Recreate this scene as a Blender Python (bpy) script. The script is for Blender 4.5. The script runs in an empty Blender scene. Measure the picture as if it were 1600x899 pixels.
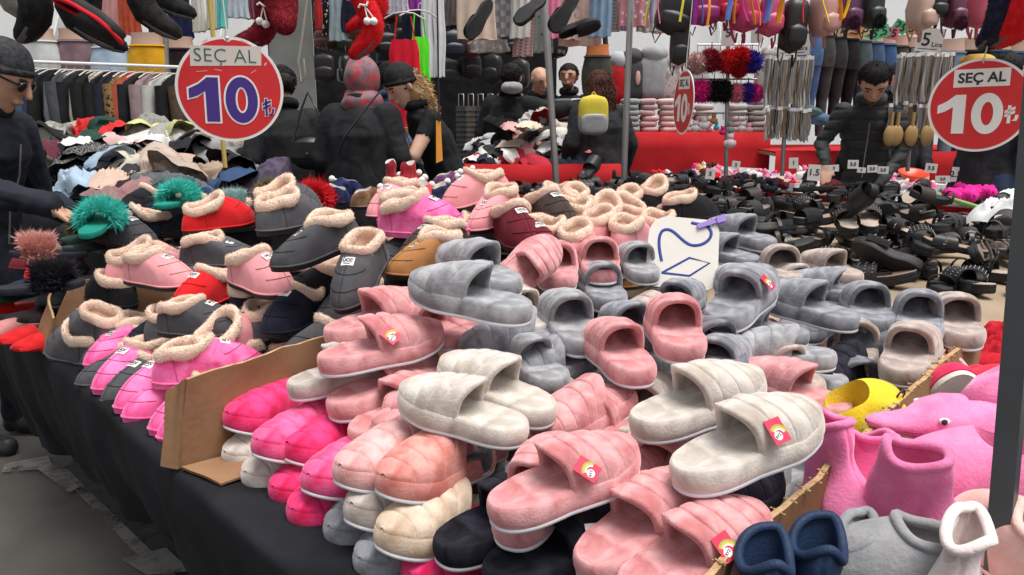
import bpy, math, random
import numpy as np
from mathutils import Vector, Matrix, Euler
R = math.radians
rng = np.random.default_rng(7); random.seed(7)
S = bpy.context.scene
COL = S.collection

# ------------------------------------------------------------------ camera, sky, sun, exposure
EYE = 1.35; FPX = 1208.0; PITCH = math.atan(285/1208.0)
cam_d = bpy.data.cameras.new('camera'); cam = bpy.data.objects.new('camera', cam_d); COL.objects.link(cam)
cam.location = (0, 0, EYE); cam.rotation_euler = (R(90)-PITCH, 0, 0)
cam_d.sensor_width = 36; cam_d.lens = FPX/1600*36; cam_d.clip_start = .05; cam_d.clip_end = 400
S.camera = cam
W = bpy.data.worlds.new('World'); S.world = W; W.use_nodes = True
wn = W.node_tree.nodes; wl = W.node_tree.links; wn.clear()
sky = wn.new('ShaderNodeTexSky'); sky.sky_type = 'NISHITA'; sky.sun_disc = False
sky.sun_elevation = R(74); sky.sun_rotation = R(125); sky.dust_density = 4; sky.air_density = 1
hs = wn.new('ShaderNodeHueSaturation'); hs.inputs['Saturation'].default_value = .18
bg = wn.new('ShaderNodeBackground'); bg.inputs['Strength'].default_value = .125
wo = wn.new('ShaderNodeOutputWorld')
wl.new(sky.outputs[0], hs.inputs['Color']); wl.new(hs.outputs[0], bg.inputs[0]); wl.new(bg.outputs[0], wo.inputs[0])
sun_d = bpy.data.lights.new('sun', 'SUN'); sun_d.energy = 2.5; sun_d.angle = R(35); sun_d.color = (1, .955, .90)
sun = bpy.data.objects.new('sun', sun_d); COL.objects.link(sun)
sun.rotation_euler = Vector((-.22, .16, -.96)).to_track_quat('-Z', 'Y').to_euler()
S.view_settings.view_transform = 'Standard'; S.view_settings.look = 'None'
S.view_settings.exposure = .45; S.view_settings.gamma = 1; S.view_settings.use_curve_mapping = False
S.render.engine = 'CYCLES'

# ------------------------------------------------------------------ geometry of the place
ORD = ['first', 'second', 'third', 'fourth', 'fifth', 'sixth', 'seventh', 'eighth', 'ninth', 'tenth', 'eleventh', 'twelfth', 'thirteenth', 'fourteenth', 'fifteenth', 'sixteenth', 'seventeenth', 'eighteenth', 'nineteenth', 'twentieth']
C0 = np.array([0, 0, EYE]); FW = np.array([0, math.cos(PITCH), -math.sin(PITCH)])
UP = np.array([0, math.sin(PITCH), math.cos(PITCH)]); RT = np.array([1., 0, 0])
def ray(x, y): return FW+RT*(x-800)/FPX-UP*(y-449.5)/FPX
def at(x, y, z): r = ray(x, y); return C0+r*(z-EYE)/r[2]          # photo point at height z
def atY(x, y, Y): r = ray(x, y); return C0+r*Y/r[1]               # photo point at distance Y
E0 = np.array([-.591, 1.277]); ET = np.array([-.685, .728]); EN = np.array([.728, .685])   # stall edge: along, across
def TN(t, n, z=0): p = E0+ET*t+EN*n; return np.array([p[0], p[1], z])
YAW_OUT = math.atan2(-.685, -.728); YAW_IN = YAW_OUT+math.pi; YAW_T = math.atan2(.728, -.685)
TZ = .70                                                          # stall top

# ------------------------------------------------------------------ mesh helpers
class MB:
    def __init__(s): s.v = []; s.f = []; s.m = []; s.n = 0; s.flat = []
    def add(s, v, f, mi=0, flat=False):
        v = np.asarray(v, float).reshape(-1, 3); s.v.append(v)
        for q in f: s.f.append([i+s.n for i in q]); s.m.append(mi); s.flat.append(flat)
        s.n += len(v)
    def grid(s, P, cu=False, cv=False, mi=0, flip=False):
        P = np.asarray(P, float); a, b = P.shape[:2]; f = []
        for i in range(a if cu else a-1):
            for j in range(b if cv else b-1):
                q = [i*b+j, ((i+1) % a)*b+j, ((i+1) % a)*b+(j+1) % b, i*b+(j+1) % b]
                f.append(q[::-1] if flip else q)
        s.add(P.reshape(-1, 3), f, mi)
    def fan(s, ring, c, mi=0, flip=False):
        ring = np.asarray(ring); k = len(ring); v = np.vstack([ring, [c]])
        s.add(v, [([k, (i+1) % k, i] if flip else [i, (i+1) % k, k]) for i in range(k)], mi)
    def box(s, lo, hi, mi=0, M=None):
        lo = np.array(lo, float); hi = np.array(hi, float)
        v = np.array([[x, y, z] for x in (0, 1) for y in (0, 1) for z in (0, 1)])*(hi-lo)+lo
        if M is not None: v = v@np.array(M.to_3x3()).T+np.array(M.translation)
        s.add(v, [[0, 1, 3, 2], [4, 6, 7, 5], [0, 4, 5, 1], [2, 3, 7, 6], [0, 2, 6, 4], [1, 5, 7, 3]], mi, True)
    def tube(s, pts, r, k=8, closed=False, mi=0, cap=True, flatten=1.):
        pts = np.asarray(pts, float); n = len(pts); r = np.broadcast_to(np.asarray(r, float), (n,))
        if closed: tg = np.roll(pts, -1, 0)-np.roll(pts, 1, 0)
        else: tg = np.gradient(pts, axis=0)
        tg /= np.linalg.norm(tg, axis=1)[:, None]+1e-12
        ref = np.array([0, 0, 1.]) if abs(tg[0][2]) < .9 else np.array([1., 0, 0])
        P = []; u = np.cross(tg[0], ref); u /= np.linalg.norm(u)
        for i in range(n):
            u = u-tg[i]*(u@tg[i]); u /= np.linalg.norm(u)+1e-12; w = np.cross(tg[i], u)
            a = np.arange(k)*2*math.pi/k
            P.append(pts[i]+r[i]*(np.cos(a)[:, None]*u+flatten*np.sin(a)[:, None]*w))
        P = np.array(P); s.grid(P, closed, True, mi)
        if cap and not closed: s.fan(P[0], pts[0], mi, False); s.fan(P[-1], pts[-1], mi, True)
    def ball(s, c, r, k=12, mi=0, noise=0, seed=0):
        r = np.broadcast_to(np.asarray(r, float), (3,)); th = np.linspace(.001, math.pi-.001, k//2+2); ph = np.arange(k)*2*math.pi/k
        D = np.stack([np.sin(th)[:, None]*np.cos(ph), np.sin(th)[:, None]*np.sin(ph), np.cos(th)[:, None]*np.ones(k)], -1)
        if noise: D = D*(1+noise*fnoise(D.reshape(-1, 3)*2.2, seed).reshape(D.shape[:2]))[..., None]
        s.grid(np.asarray(c)+D*r, False, True, mi)
    def strands(s, pts, nrm, ln, wd, mi=0, bend=.5, g=None):
        n = len(pts); rd = g or rng
        sd = np.cross(nrm, rd.normal(size=(n, 3))); sd /= np.linalg.norm(sd, axis=1)[:, None]+1e-9
        L = ln*rd.uniform(.6, 1.15, n)[:, None]
        tip = pts+nrm*L+rd.normal(size=(n, 3))*L*bend*.5
        mid = pts+nrm*L*.55+sd*wd*.35
        v = np.stack([pts-sd*wd/2, pts+sd*wd/2, mid+sd*wd*.3, tip], 1).reshape(-1, 3)
        s.add(v, [[4*i, 4*i+1, 4*i+2, 4*i+3] for i in range(n)], mi, True)
    def mesh(s, name, mats=(), smooth=True):
        me = bpy.data.meshes.new(name); V = np.vstack(s.v)
        me.from_pydata(V.tolist(), [], s.f)
        me.polygons.foreach_set('material_index', s.m)
        me.polygons.foreach_set('use_smooth', [smooth and not q for q in s.flat])
        for m in mats: me.materials.append(m)
        me.update(); return me
def sample_grid(P, n, g, cv=False, lo=0, hi=None):
    """random points + normals on a grid surface"""
    P = np.asarray(P); a, b = P.shape[:2]; hi = hi or a-1
    i = g.integers(lo, hi, n); j = g.integers(0, b if cv else b-1, n); u = g.random((n, 1)); v = g.random((n, 1)); j2 = (j+1) % b
    p00, p10, p01, p11 = P[i, j], P[i+1, j], P[i, j2], P[i+1, j2]
    p = p00*(1-u)*(1-v)+p10*u*(1-v)+p01*(1-u)*v+p11*u*v
    N = np.cross(p10-p00, p01-p00); N /= np.linalg.norm(N, axis=1)[:, None]+1e-12
    return p, N
_fn = {}
def fnoise(p, seed=0, oct_=10):
    if seed not in _fn:
        g = np.random.default_rng(1000+seed); _fn[seed] = (g.normal(size=(oct_, 3))*1.6, g.uniform(0, 6.28, oct_))
    k, ph = _fn[seed]
    return np.sin(np.asarray(p)@k.T+ph).mean(-1)*1.8
def sm(a, b, x): t = np.clip((x-a)/(b-a), 0, 1); return t*t*(3-2*t)

# ------------------------------------------------------------------ objects
def obj(name, me, parent=None, mats=None, loc=None, rot=None, M=None, sc=None):
    o = bpy.data.objects.new(name, me); COL.objects.link(o)
    if parent: o.parent = parent
    if M is not None: o.matrix_basis = M
    if loc is not None: o.location = loc
    if rot is not None: o.rotation_euler = rot
    if sc is not None: o.scale = (sc,)*3 if np.isscalar(sc) else sc
    if mats:
        for i, m in enumerate(mats):
            if i < len(o.material_slots): o.material_slots[i].link = 'OBJECT'; o.material_slots[i].material = m
    return o
def tag(o, label, cat, group=None):
    o['label'] = label; o['category'] = cat
    if group: o['group'] = group
    return o
def thing(name, label, cat, M=None, group=None, loc=None, rot=None):
    o = bpy.data.objects.new(name, None); COL.objects.link(o); o.empty_display_size = .05
    if M is not None: o.matrix_basis = M
    if loc is not None: o.location = loc
    if rot is not None: o.rotation_euler = rot
    return tag(o, label, cat, group)
def struct(name, me, kind='structure'): o = obj(name, me); o['kind'] = kind; return o
def dirM(o, d, roll=0, sc=1, anchor=(0, 0, 0)):
    """frame with x along d, z up, local anchor placed at o"""
    x = Vector(d).normalized(); y = Vector((0, 0, 1)).cross(x)
    if y.length < 1e-4: y = Vector((0, 1, 0))
    y.normalize(); z = x.cross(y)
    M = Matrix((x, y, z)).transposed().to_4x4()@Matrix.Rotation(roll, 4, 'X')@Matrix.Diagonal((sc, sc, sc, 1))
    M.translation = Vector(o)-M.to_3x3()@Vector(anchor); return M

# ------------------------------------------------------------------ materials
_mats = {}
def nodes(name):
    m = bpy.data.materials.new(name); m.use_nodes = True; nt = m.node_tree
    return m, nt, nt.nodes['Principled BSDF']
def cloth(col, name='fabric', rough=.9, var=.25, scale=14, bump=.25, bscale=160, sheen=.25, pattern=None, col2=None, pscale=30):
    key = (name, tuple(col), rough, var, scale, bump, bscale, sheen, pattern, pscale, tuple(col2 or ()))
    if key in _mats: return _mats[key]
    m, nt, b = nodes(name); N = nt.nodes; L = nt.links
    tc = N.new('ShaderNodeTexCoord'); nz = N.new('ShaderNodeTexNoise'); nz.inputs['Scale'].default_value = scale
    nz.inputs['Detail'].default_value = 2.5 if name in ('plush', 'soft_fleece') else 4; nz.inputs['Roughness'].default_value = .5; nz.inputs['Distortion'].default_value = .6 if name == 'plush' else 0; L.new(tc.outputs['Object'], nz.inputs['Vector'])
    rp = N.new('ShaderNodeValToRGB'); rp.color_ramp.elements[0].position = .32; rp.color_ramp.elements[1].position = .68
    c = np.array(col); lo = c**(1+var*.55)*(1-var*.25); hi = np.minimum(c**(1-var*.45)*(1+.05*var), .95)
    rp.color_ramp.elements[0].color = (*lo, 1); rp.color_ramp.elements[1].color = (*hi, 1)
    L.new(nz.outputs['Fac'], rp.inputs['Fac']); src = rp.outputs[0]
    if pattern:
        mx = N.new('ShaderNodeMix'); mx.data_type = 'RGBA'
        if pattern == 'dots':
            t = N.new('ShaderNodeTexVoronoi'); t.inputs['Scale'].default_value = pscale; o = t.outputs['Distance']
            r2 = N.new('ShaderNodeMath'); r2.operation = 'LESS_THAN'; r2.inputs[1].default_value = .3; L.new(o, r2.inputs[0])
        elif pattern == 'blotch':
            t = N.new('ShaderNodeTexNoise'); t.inputs['Scale'].default_value = pscale; t.inputs['Detail'].default_value = 2; o = t.outputs['Fac']
            r2 = N.new('ShaderNodeMath'); r2.operation = 'GREATER_THAN'; r2.inputs[1].default_value = .55; L.new(o, r2.inputs[0])
        elif pattern == 'check':
            t = N.new('ShaderNodeTexChecker'); t.inputs['Scale'].default_value = pscale; o = t.outputs['Fac']
            r2 = N.new('ShaderNodeMath'); r2.operation = 'MULTIPLY'; r2.inputs[1].default_value = .7; L.new(o, r2.inputs[0])
        else:
            t = N.new('ShaderNodeTexWave'); t.inputs['Scale'].default_value = pscale; t.bands_direction = 'DIAGONAL' if pattern == 'stripe' else 'Z'; o = t.outputs['Fac']
            r2 = N.new('ShaderNodeMath'); r2.operation = 'GREATER_THAN'; r2.inputs[1].default_value = .6; L.new(o, r2.inputs[0])
        L.new(tc.outputs['Object'], t.inputs['Vector'])
        L.new(r2.outputs[0], mx.inputs['Factor']); L.new(src, mx.inputs[6]); mx.inputs[7].default_value = (*col2, 1); src = mx.outputs[2]
    L.new(src, b.inputs['Base Color'])
    b.inputs['Roughness'].default_value = rough; b.inputs['Sheen Weight'].default_value = sheen; b.inputs['Sheen Roughness'].default_value = .5
    b.inputs['Sheen Tint'].default_value = (*np.minimum(c*1.3+.22*c.max(), 1), 1); b.inputs['Specular IOR Level'].default_value = .25
    if bump:
        n2 = N.new('ShaderNodeTexNoise'); n2.inputs['Scale'].default_value = bscale; n2.inputs['Detail'].default_value = 3; L.new(tc.outputs['Object'], n2.inputs['Vector'])
        bp = N.new('ShaderNodeBump'); bp.inputs['Strength'].default_value = bump; bp.inputs['Distance'].default_value = .004
        L.new(n2.outputs['Fac'], bp.inputs['Height']); L.new(bp.outputs[0], b.inputs['Normal'])
    _mats[key] = m; return m
def plain(col, name='paint', rough=.5, metal=0., spec=.5, alpha=1, trans=0):
    key = ('p', name, tuple(col), rough, metal, alpha, trans)
    if key in _mats: return _mats[key]
    m, nt, b = nodes(name); N = nt.nodes; L = nt.links
    nz = N.new('ShaderNodeTexNoise'); nz.inputs['Scale'].default_value = 22; nz.inputs['Detail'].default_value = 5
    tc = N.new('ShaderNodeTexCoord'); L.new(tc.outputs['Object'], nz.inputs['Vector'])
    mx = N.new('ShaderNodeMix'); mx.data_type = 'RGBA'; c = np.array(col)
    mx.inputs[6].default_value = (*(c*.86), 1); mx.inputs[7].default_value = (*np.minimum(c*1.08, 1), 1)
    L.new(nz.outputs['Fac'], mx.inputs['Factor']); L.new(mx.outputs[2], b.inputs['Base Color'])
    mr = N.new('ShaderNodeMapRange'); mr.inputs[3].default_value = max(rough-.1, .03); mr.inputs[4].default_value = min(rough+.15, 1)
    L.new(nz.outputs['Fac'], mr.inputs[0]); L.new(mr.outputs[0], b.inputs['Roughness'])
    b.inputs['Metallic'].default_value = metal; b.inputs['Specular IOR Level'].default_value = spec
    b.inputs['Alpha'].default_value = alpha; b.inputs['Transmission Weight'].default_value = trans
    _mats[key] = m; return m
def plushmat(col, name='plush'): return cloth(col, name, .97, .56, 25, .28, 210, .9)
def suede(col): return cloth(col, 'suede', .9, .13, 30, .2, 420, .45)
FLEECE = cloth((.79, .59, .47), 'fleece', .97, .10, 60, .6, 260, .5)
SKIN = plain((.55, .31, .21), 'skin', .55); SKIN2 = plain((.47, .26, .17), 'skin', .55); SKIN3 = plain((.62, .38, .28), 'skin', .55)
WHITE = plain((.8, .8, .78), 'white_paint', .5); BLACKP = plain((.012, .012, .014), 'black_plastic', .45)
METAL = plain((.42, .42, .41), 'metal', .38, .9); STEEL = plain((.085, .095, .10), 'dark_steel', .45, .5)
PAPER = plain((.78, .77, .73), 'paper', .7); INK = plain((.02, .02, .03), 'ink', .6); BLUEINK = plain((.015, .04, .25), 'blue_ink', .6)
CARD = cloth((.255, .138, .072), 'cardboard', .85, .14, 9, .25, 60, 0)
CARDCUT = cloth((.46, .30, .15), 'torn_cardboard', .95, .35, 60, .9, 220, 0)
RED = plain((.62, .016, .02), 'red_paint', .45); NAVY = plain((.05, .02, .22), 'violet_paint', .5)

_txt = {}
def text_mesh(s, size, bold=0., ext=.0004, shear=0., space=1.):
    k = (s, size, bold, ext, shear, space)
    if k in _txt: return _txt[k]
    c = bpy.data.curves.new('text', 'FONT'); c.body = s; c.size = size; c.offset = bold; c.extrude = ext; c.align_x = 'CENTER'; c.align_y = 'CENTER'
    c.shear = shear; c.space_character = space; c.resolution_u = 3
    o = bpy.data.objects.new('text', c); COL.objects.link(o); dg = bpy.context.evaluated_depsgraph_get()
    me = bpy.data.meshes.new_from_object(o.evaluated_get(dg)); bpy.data.objects.remove(o)
    me.materials.clear(); me.materials.append(INK); _txt[k] = me; return me
def faceM(o, towards=None, up=(0, 0, 1), roll=0):
    """frame with local z towards a point (flat cards lie in local xy, y up)"""
    z = (Vector(towards if towards is not None else (0, 0, EYE))-Vector(o)).normalized(); x = Vector(up).cross(z).normalized(); y = z.cross(x)
    M = Matrix((x, y, z)).transposed().to_4x4()@Matrix.Rotation(roll, 4, 'Z'); M.translation = Vector(o); return M
# ------------------------------------------------------------------ the setting
def floor_mat():
    m, nt, b = nodes('worn_concrete'); N = nt.nodes; L = nt.links
    tc = N.new('ShaderNodeTexCoord')
    n1 = N.new('ShaderNodeTexNoise'); n1.inputs['Scale'].default_value = 3; n1.inputs['Detail'].default_value = 8; L.new(tc.outputs['Object'], n1.inputs['Vector'])
    r1 = N.new('ShaderNodeValToRGB'); r1.color_ramp.elements[0].color = (.060, .055, .048, 1); r1.color_ramp.elements[1].color = (.115, .105, .092, 1)
    r1.color_ramp.elements[0].position = .3; r1.color_ramp.elements[1].position = .7
    L.new(n1.outputs['Fac'], r1.inputs['Fac']); L.new(r1.outputs[0], b.inputs['Base Color'])
    b.inputs['Roughness'].default_value = .75
    n2 = N.new('ShaderNodeTexNoise'); n2.inputs['Scale'].default_value = 90; L.new(tc.outputs['Object'], n2.inputs['Vector'])
    bp = N.new('ShaderNodeBump'); bp.inputs['Strength'].default_value = .2; bp.inputs['Distance'].default_value = .01; L.new(n2.outputs['Fac'], bp.inputs['Height']); L.new(bp.outputs[0], b.inputs['Normal'])
    return m
b = MB(); b.add([[-150, -150, 0], [150, -150, 0], [150, 150, 0], [-150, 150, 0]], [[0, 1, 2, 3]])
struct('ground', b.mesh('ground', [floor_mat()]))
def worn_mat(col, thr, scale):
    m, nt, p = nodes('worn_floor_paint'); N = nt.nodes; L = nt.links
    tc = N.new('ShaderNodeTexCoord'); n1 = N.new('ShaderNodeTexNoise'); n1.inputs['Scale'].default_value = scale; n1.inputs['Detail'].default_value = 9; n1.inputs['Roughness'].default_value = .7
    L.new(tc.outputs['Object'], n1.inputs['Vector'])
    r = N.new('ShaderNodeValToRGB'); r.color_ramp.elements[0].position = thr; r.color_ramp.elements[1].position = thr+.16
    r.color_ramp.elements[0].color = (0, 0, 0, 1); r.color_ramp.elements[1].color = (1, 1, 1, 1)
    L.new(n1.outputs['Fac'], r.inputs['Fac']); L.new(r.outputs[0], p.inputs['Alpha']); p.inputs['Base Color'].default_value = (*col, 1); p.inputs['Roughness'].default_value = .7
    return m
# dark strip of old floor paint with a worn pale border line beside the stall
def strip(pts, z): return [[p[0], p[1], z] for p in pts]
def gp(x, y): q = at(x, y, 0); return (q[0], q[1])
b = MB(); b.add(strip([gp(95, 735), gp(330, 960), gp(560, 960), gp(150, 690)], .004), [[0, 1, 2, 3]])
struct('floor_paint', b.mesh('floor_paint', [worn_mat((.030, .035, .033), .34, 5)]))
wm = worn_mat((.19, .18, .16), .40, 7)
for i, q in enumerate([[(88, 738), (104, 735), (335, 960), (300, 960)], [(2, 742), (10, 728), (75, 716), (84, 735)], [(60, 738), (85, 728), (125, 765), (110, 775)], [(190, 880), (260, 862), (300, 899), (230, 905)]]):
    b = MB(); b.add(strip([gp(*k) for k in q], .008+.002*i), [[0, 1, 2, 3]]); struct('floor_line', b.mesh('floor_line', [wm]))

# white tent walls far behind: hung tarpaulin sheets
def tarp_mat():
    m, nt, b = nodes('white_tarpaulin'); N = nt.nodes; L = nt.links
    b.inputs['Base Color'].default_value = (.86, .87, .87, 1); b.inputs['Roughness'].default_value = .6
    tr = N.new('ShaderNodeBsdfTranslucent'); tr.inputs[0].default_value = (.9, .92, .93, 1); mx = N.new('ShaderNodeMixShader'); mx.inputs[0].default_value = .65
    L.new(b.outputs[0], mx.inputs[1]); L.new(tr.outputs[0], mx.inputs[2]); L.new(mx.outputs[0], nt.nodes['Material Output'].inputs[0]); return m
TARP = tarp_mat()
root = thing('tent_wall', 'bright white tarpaulin tent wall closing the market hall at the back', 'tent wall', loc=(0, 10.3, 0))
for i in range(9):
    x0 = -9.+i*2.4; us = np.linspace(0, 2.395, 13); zs = np.linspace(0, 5.2, 8)
    P = np.array([[[x0+u+.02*math.sin(z*2+i), .06*math.sin(u*5+i)+.03*math.sin(u*9+z)+.1*i % .11+.62*z, z] for z in zs] for u in us])
    b = MB(); b.grid(P, flip=True); obj('tarpaulin_sheet', b.mesh('tarpaulin_sheet', [TARP]), root)
    b = MB(); b.tube([[x0+2.4, -.07, 0], [x0+2.4, -.07+.62*5.2, 5.2]], .012, 6); obj('seam_rope', b.mesh('seam_rope', [plain((.55, .56, .56), 'rope', .8)]), root)

# the stall table: one long trestle under dark cloth, running off to the back left
t0, t1, n0, n1 = -1.7, 1.95, 0., 4.75
def prism(b, pts, z0, z1, mi=0):
    k = len(pts); v = [[p[0], p[1], z0] for p in pts]+[[p[0], p[1], z1] for p in pts]
    b.add(v, [list(range(k))[::-1], list(range(k, 2*k))]+[[i, (i+1) % k, k+(i+1) % k, k+i] for i in range(k)], mi, True)
st = thing('stall_table', 'long low trestle table carrying the slippers, its legs showing under black cloth', 'table')
b = MB(); prism(b, [TN(t0, .02), TN(t0, n1), TN(t1, n1), TN(t1, .02)], TZ-.04, TZ-.012); obj('table_top', b.mesh('table_top', [plain((.2, .13, .07), 'plywood', .7)]), st)
for t in np.arange(-1.5, 2, .62):
    for n in (.46, 1.6, 3.2, 4.6):
        b = MB(); p = TN(t, n); q = TN(t-.16, n-.05); b.tube([[*p[:2], TZ-.04], [*q[:2], 0]], .016, 8); b.tube([[*q[:2], 0], [*q[:2], .02]], .024, 8)
        obj('leg', b.mesh('leg', [STEEL]), st)
BLK = cloth((.0065, .007, .010), 'black_cloth', .9, .3, 6, .3, 500, .03)
# cloth: top sheet + hanging front with gentle folds, hem well above the floor
ts = np.linspace(t0, t1, 170); rows = []
for k, z in enumerate(np.concatenate([[0, 0], np.linspace(0, 1, 16)])):
    row = []
    for t in ts:
        fold = .014*math.sin(t*9+1)+.010*math.sin(t*23)+.006*math.sin(t*41+2)
        hem = np.interp(t, [-1.7, -.1, .2, .6, 1., 1.6], [.38, .38, .37, .35, .32, .21])+.012*math.sin(t*9)
        if k == 0: p = TN(t, n1, TZ)
        elif k == 1: p = TN(t, .012, TZ+.001)
        else: p = TN(t, -.004+.085*z*z-fold*z*1.3-.008*math.sin(z*9+t*7)*z, TZ-.004-(TZ-hem)*z)
        row.append(p)
    rows.append(row)
b = MB(); b.grid(rows, flip=True)
tag(obj('table_cloth', b.mesh('table_cloth', [BLK])), 'black cloth over the slipper stall hanging down its front edge', 'tablecloth')
BEI = cloth((.33, .25, .175), 'beige_cloth', .9, .15, 5, .3, 300, .1)
us = np.linspace(-1.65, 1.9, 60); vs = np.linspace(1.5, 4.7, 40)
b = MB(); b.grid([[TN(t, n, TZ+.006+.006*max(0, fnoise(np.array([t*6, n*6, 0]), 3))) for n in vs] for t in us])
tag(obj('beige_cloth', b.mesh('beige_cloth', [BEI])), 'brownish beige cloth spread under the black sandals', 'tablecloth')

# cardboard boxes and dividers
def board(name, corners, th, parent=None, label=None, cat='divider', torn=0, seed=0):
    """upright sheet: corners bottom-near, bottom-far, top-far, top-near in world"""
    A, B, Cc, D = [np.array(c, float) for c in corners]; nu, nv = 36, 10; g = np.random.default_rng(seed)
    nrm = np.cross(B-A, D-A); nrm /= np.linalg.norm(nrm); P = []
    for i in range(nu):
        u = i/(nu-1); row = []
        for j in range(nv):
            v = j/(nv-1); p = (A*(1-u)+B*u)*(1-v)+(D*(1-u)+Cc*u)*v
            p = p+nrm*(.006*math.sin(u*5+seed)*v+.004*fnoise(p*18, seed)); 
            if j == nv-1: p = p+np.array([0, 0, 1])*torn*fnoise(np.array([u*30, 0, seed]), seed+1)
            row.append(p)
        P.append(row)
    P = np.array(P); b = MB(); b.grid(P+nrm*th/2, mi=0, flip=True); b.grid(P-nrm*th/2, mi=0)
    E = np.stack([P+nrm*th/2, P-nrm*th/2])
    b.grid(E[:, :, -1], mi=1); b.grid(E[:, 0, :], mi=0, flip=True); b.grid(E[:, -1, :], mi=0)
    if torn > .004:
        for k in range(260):
            i = g.integers(0, nu-1); p = P[i, -1]*.5+P[i+1, -1]*.5+nrm*g.uniform(-th, th)*1.2+g.normal(size=3)*.0012
            b.ball(p, g.uniform(.001, .0026)*np.array([1.3, 1, .9]), 5, 1)
    o = obj(name, b.mesh(name, [CARD, CARDCUT]), parent)
    return tag(o, label, cat) if label else o
bx = thing('cardboard_box', 'open brown cardboard box side between fleece slippers and hot pink slides', 'box')
board('side_panel', [TN(.03, .0, TZ+.004), TN(.05, .66, TZ+.004), TN(.07, .66, .895), TN(.03, .03, .872)], .007, bx, torn=.003, seed=2)
board('front_flap', [TN(.062, -.014, TZ+.004), TN(.026, .004, TZ+.004), TN(.026, .034, .870), TN(.06, .008, .845)], .006, bx, torn=.002, seed=3)
board('bottom_flap', [TN(.02, .004, TZ+.006), TN(-.09, .03, TZ+.006), TN(-.10, .12, TZ+.010), TN(.01, .12, TZ+.010)], .004, bx, seed=4)
bx = thing('cardboard_box', 'weathered cardboard box side at the left end of the fleece slipper pile', 'box')
board('side_panel', [TN(1.0, .0, TZ+.004), TN(1.02, .5, TZ+.004), TN(1.05, .5, .875), TN(1.02, .1, .875)], .007, bx, torn=.003, seed=5)
board('front_flap', [TN(1.05, -.01, TZ+.004), TN(.945, -.006, TZ+.004), TN(.95, .02, .80), TN(1.04, .05, .86)], .006, bx, torn=.003, seed=6)
board('cardboard_divider', [TN(-.94, .10, TZ+.004), TN(-.90, 1.36, TZ+.004), TN(-.865, 1.36, .872), TN(-.95, .10, .872)], .008, None, 'torn cardboard divider between plush slides and pink boots', 'divider', .0045, 7)
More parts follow.
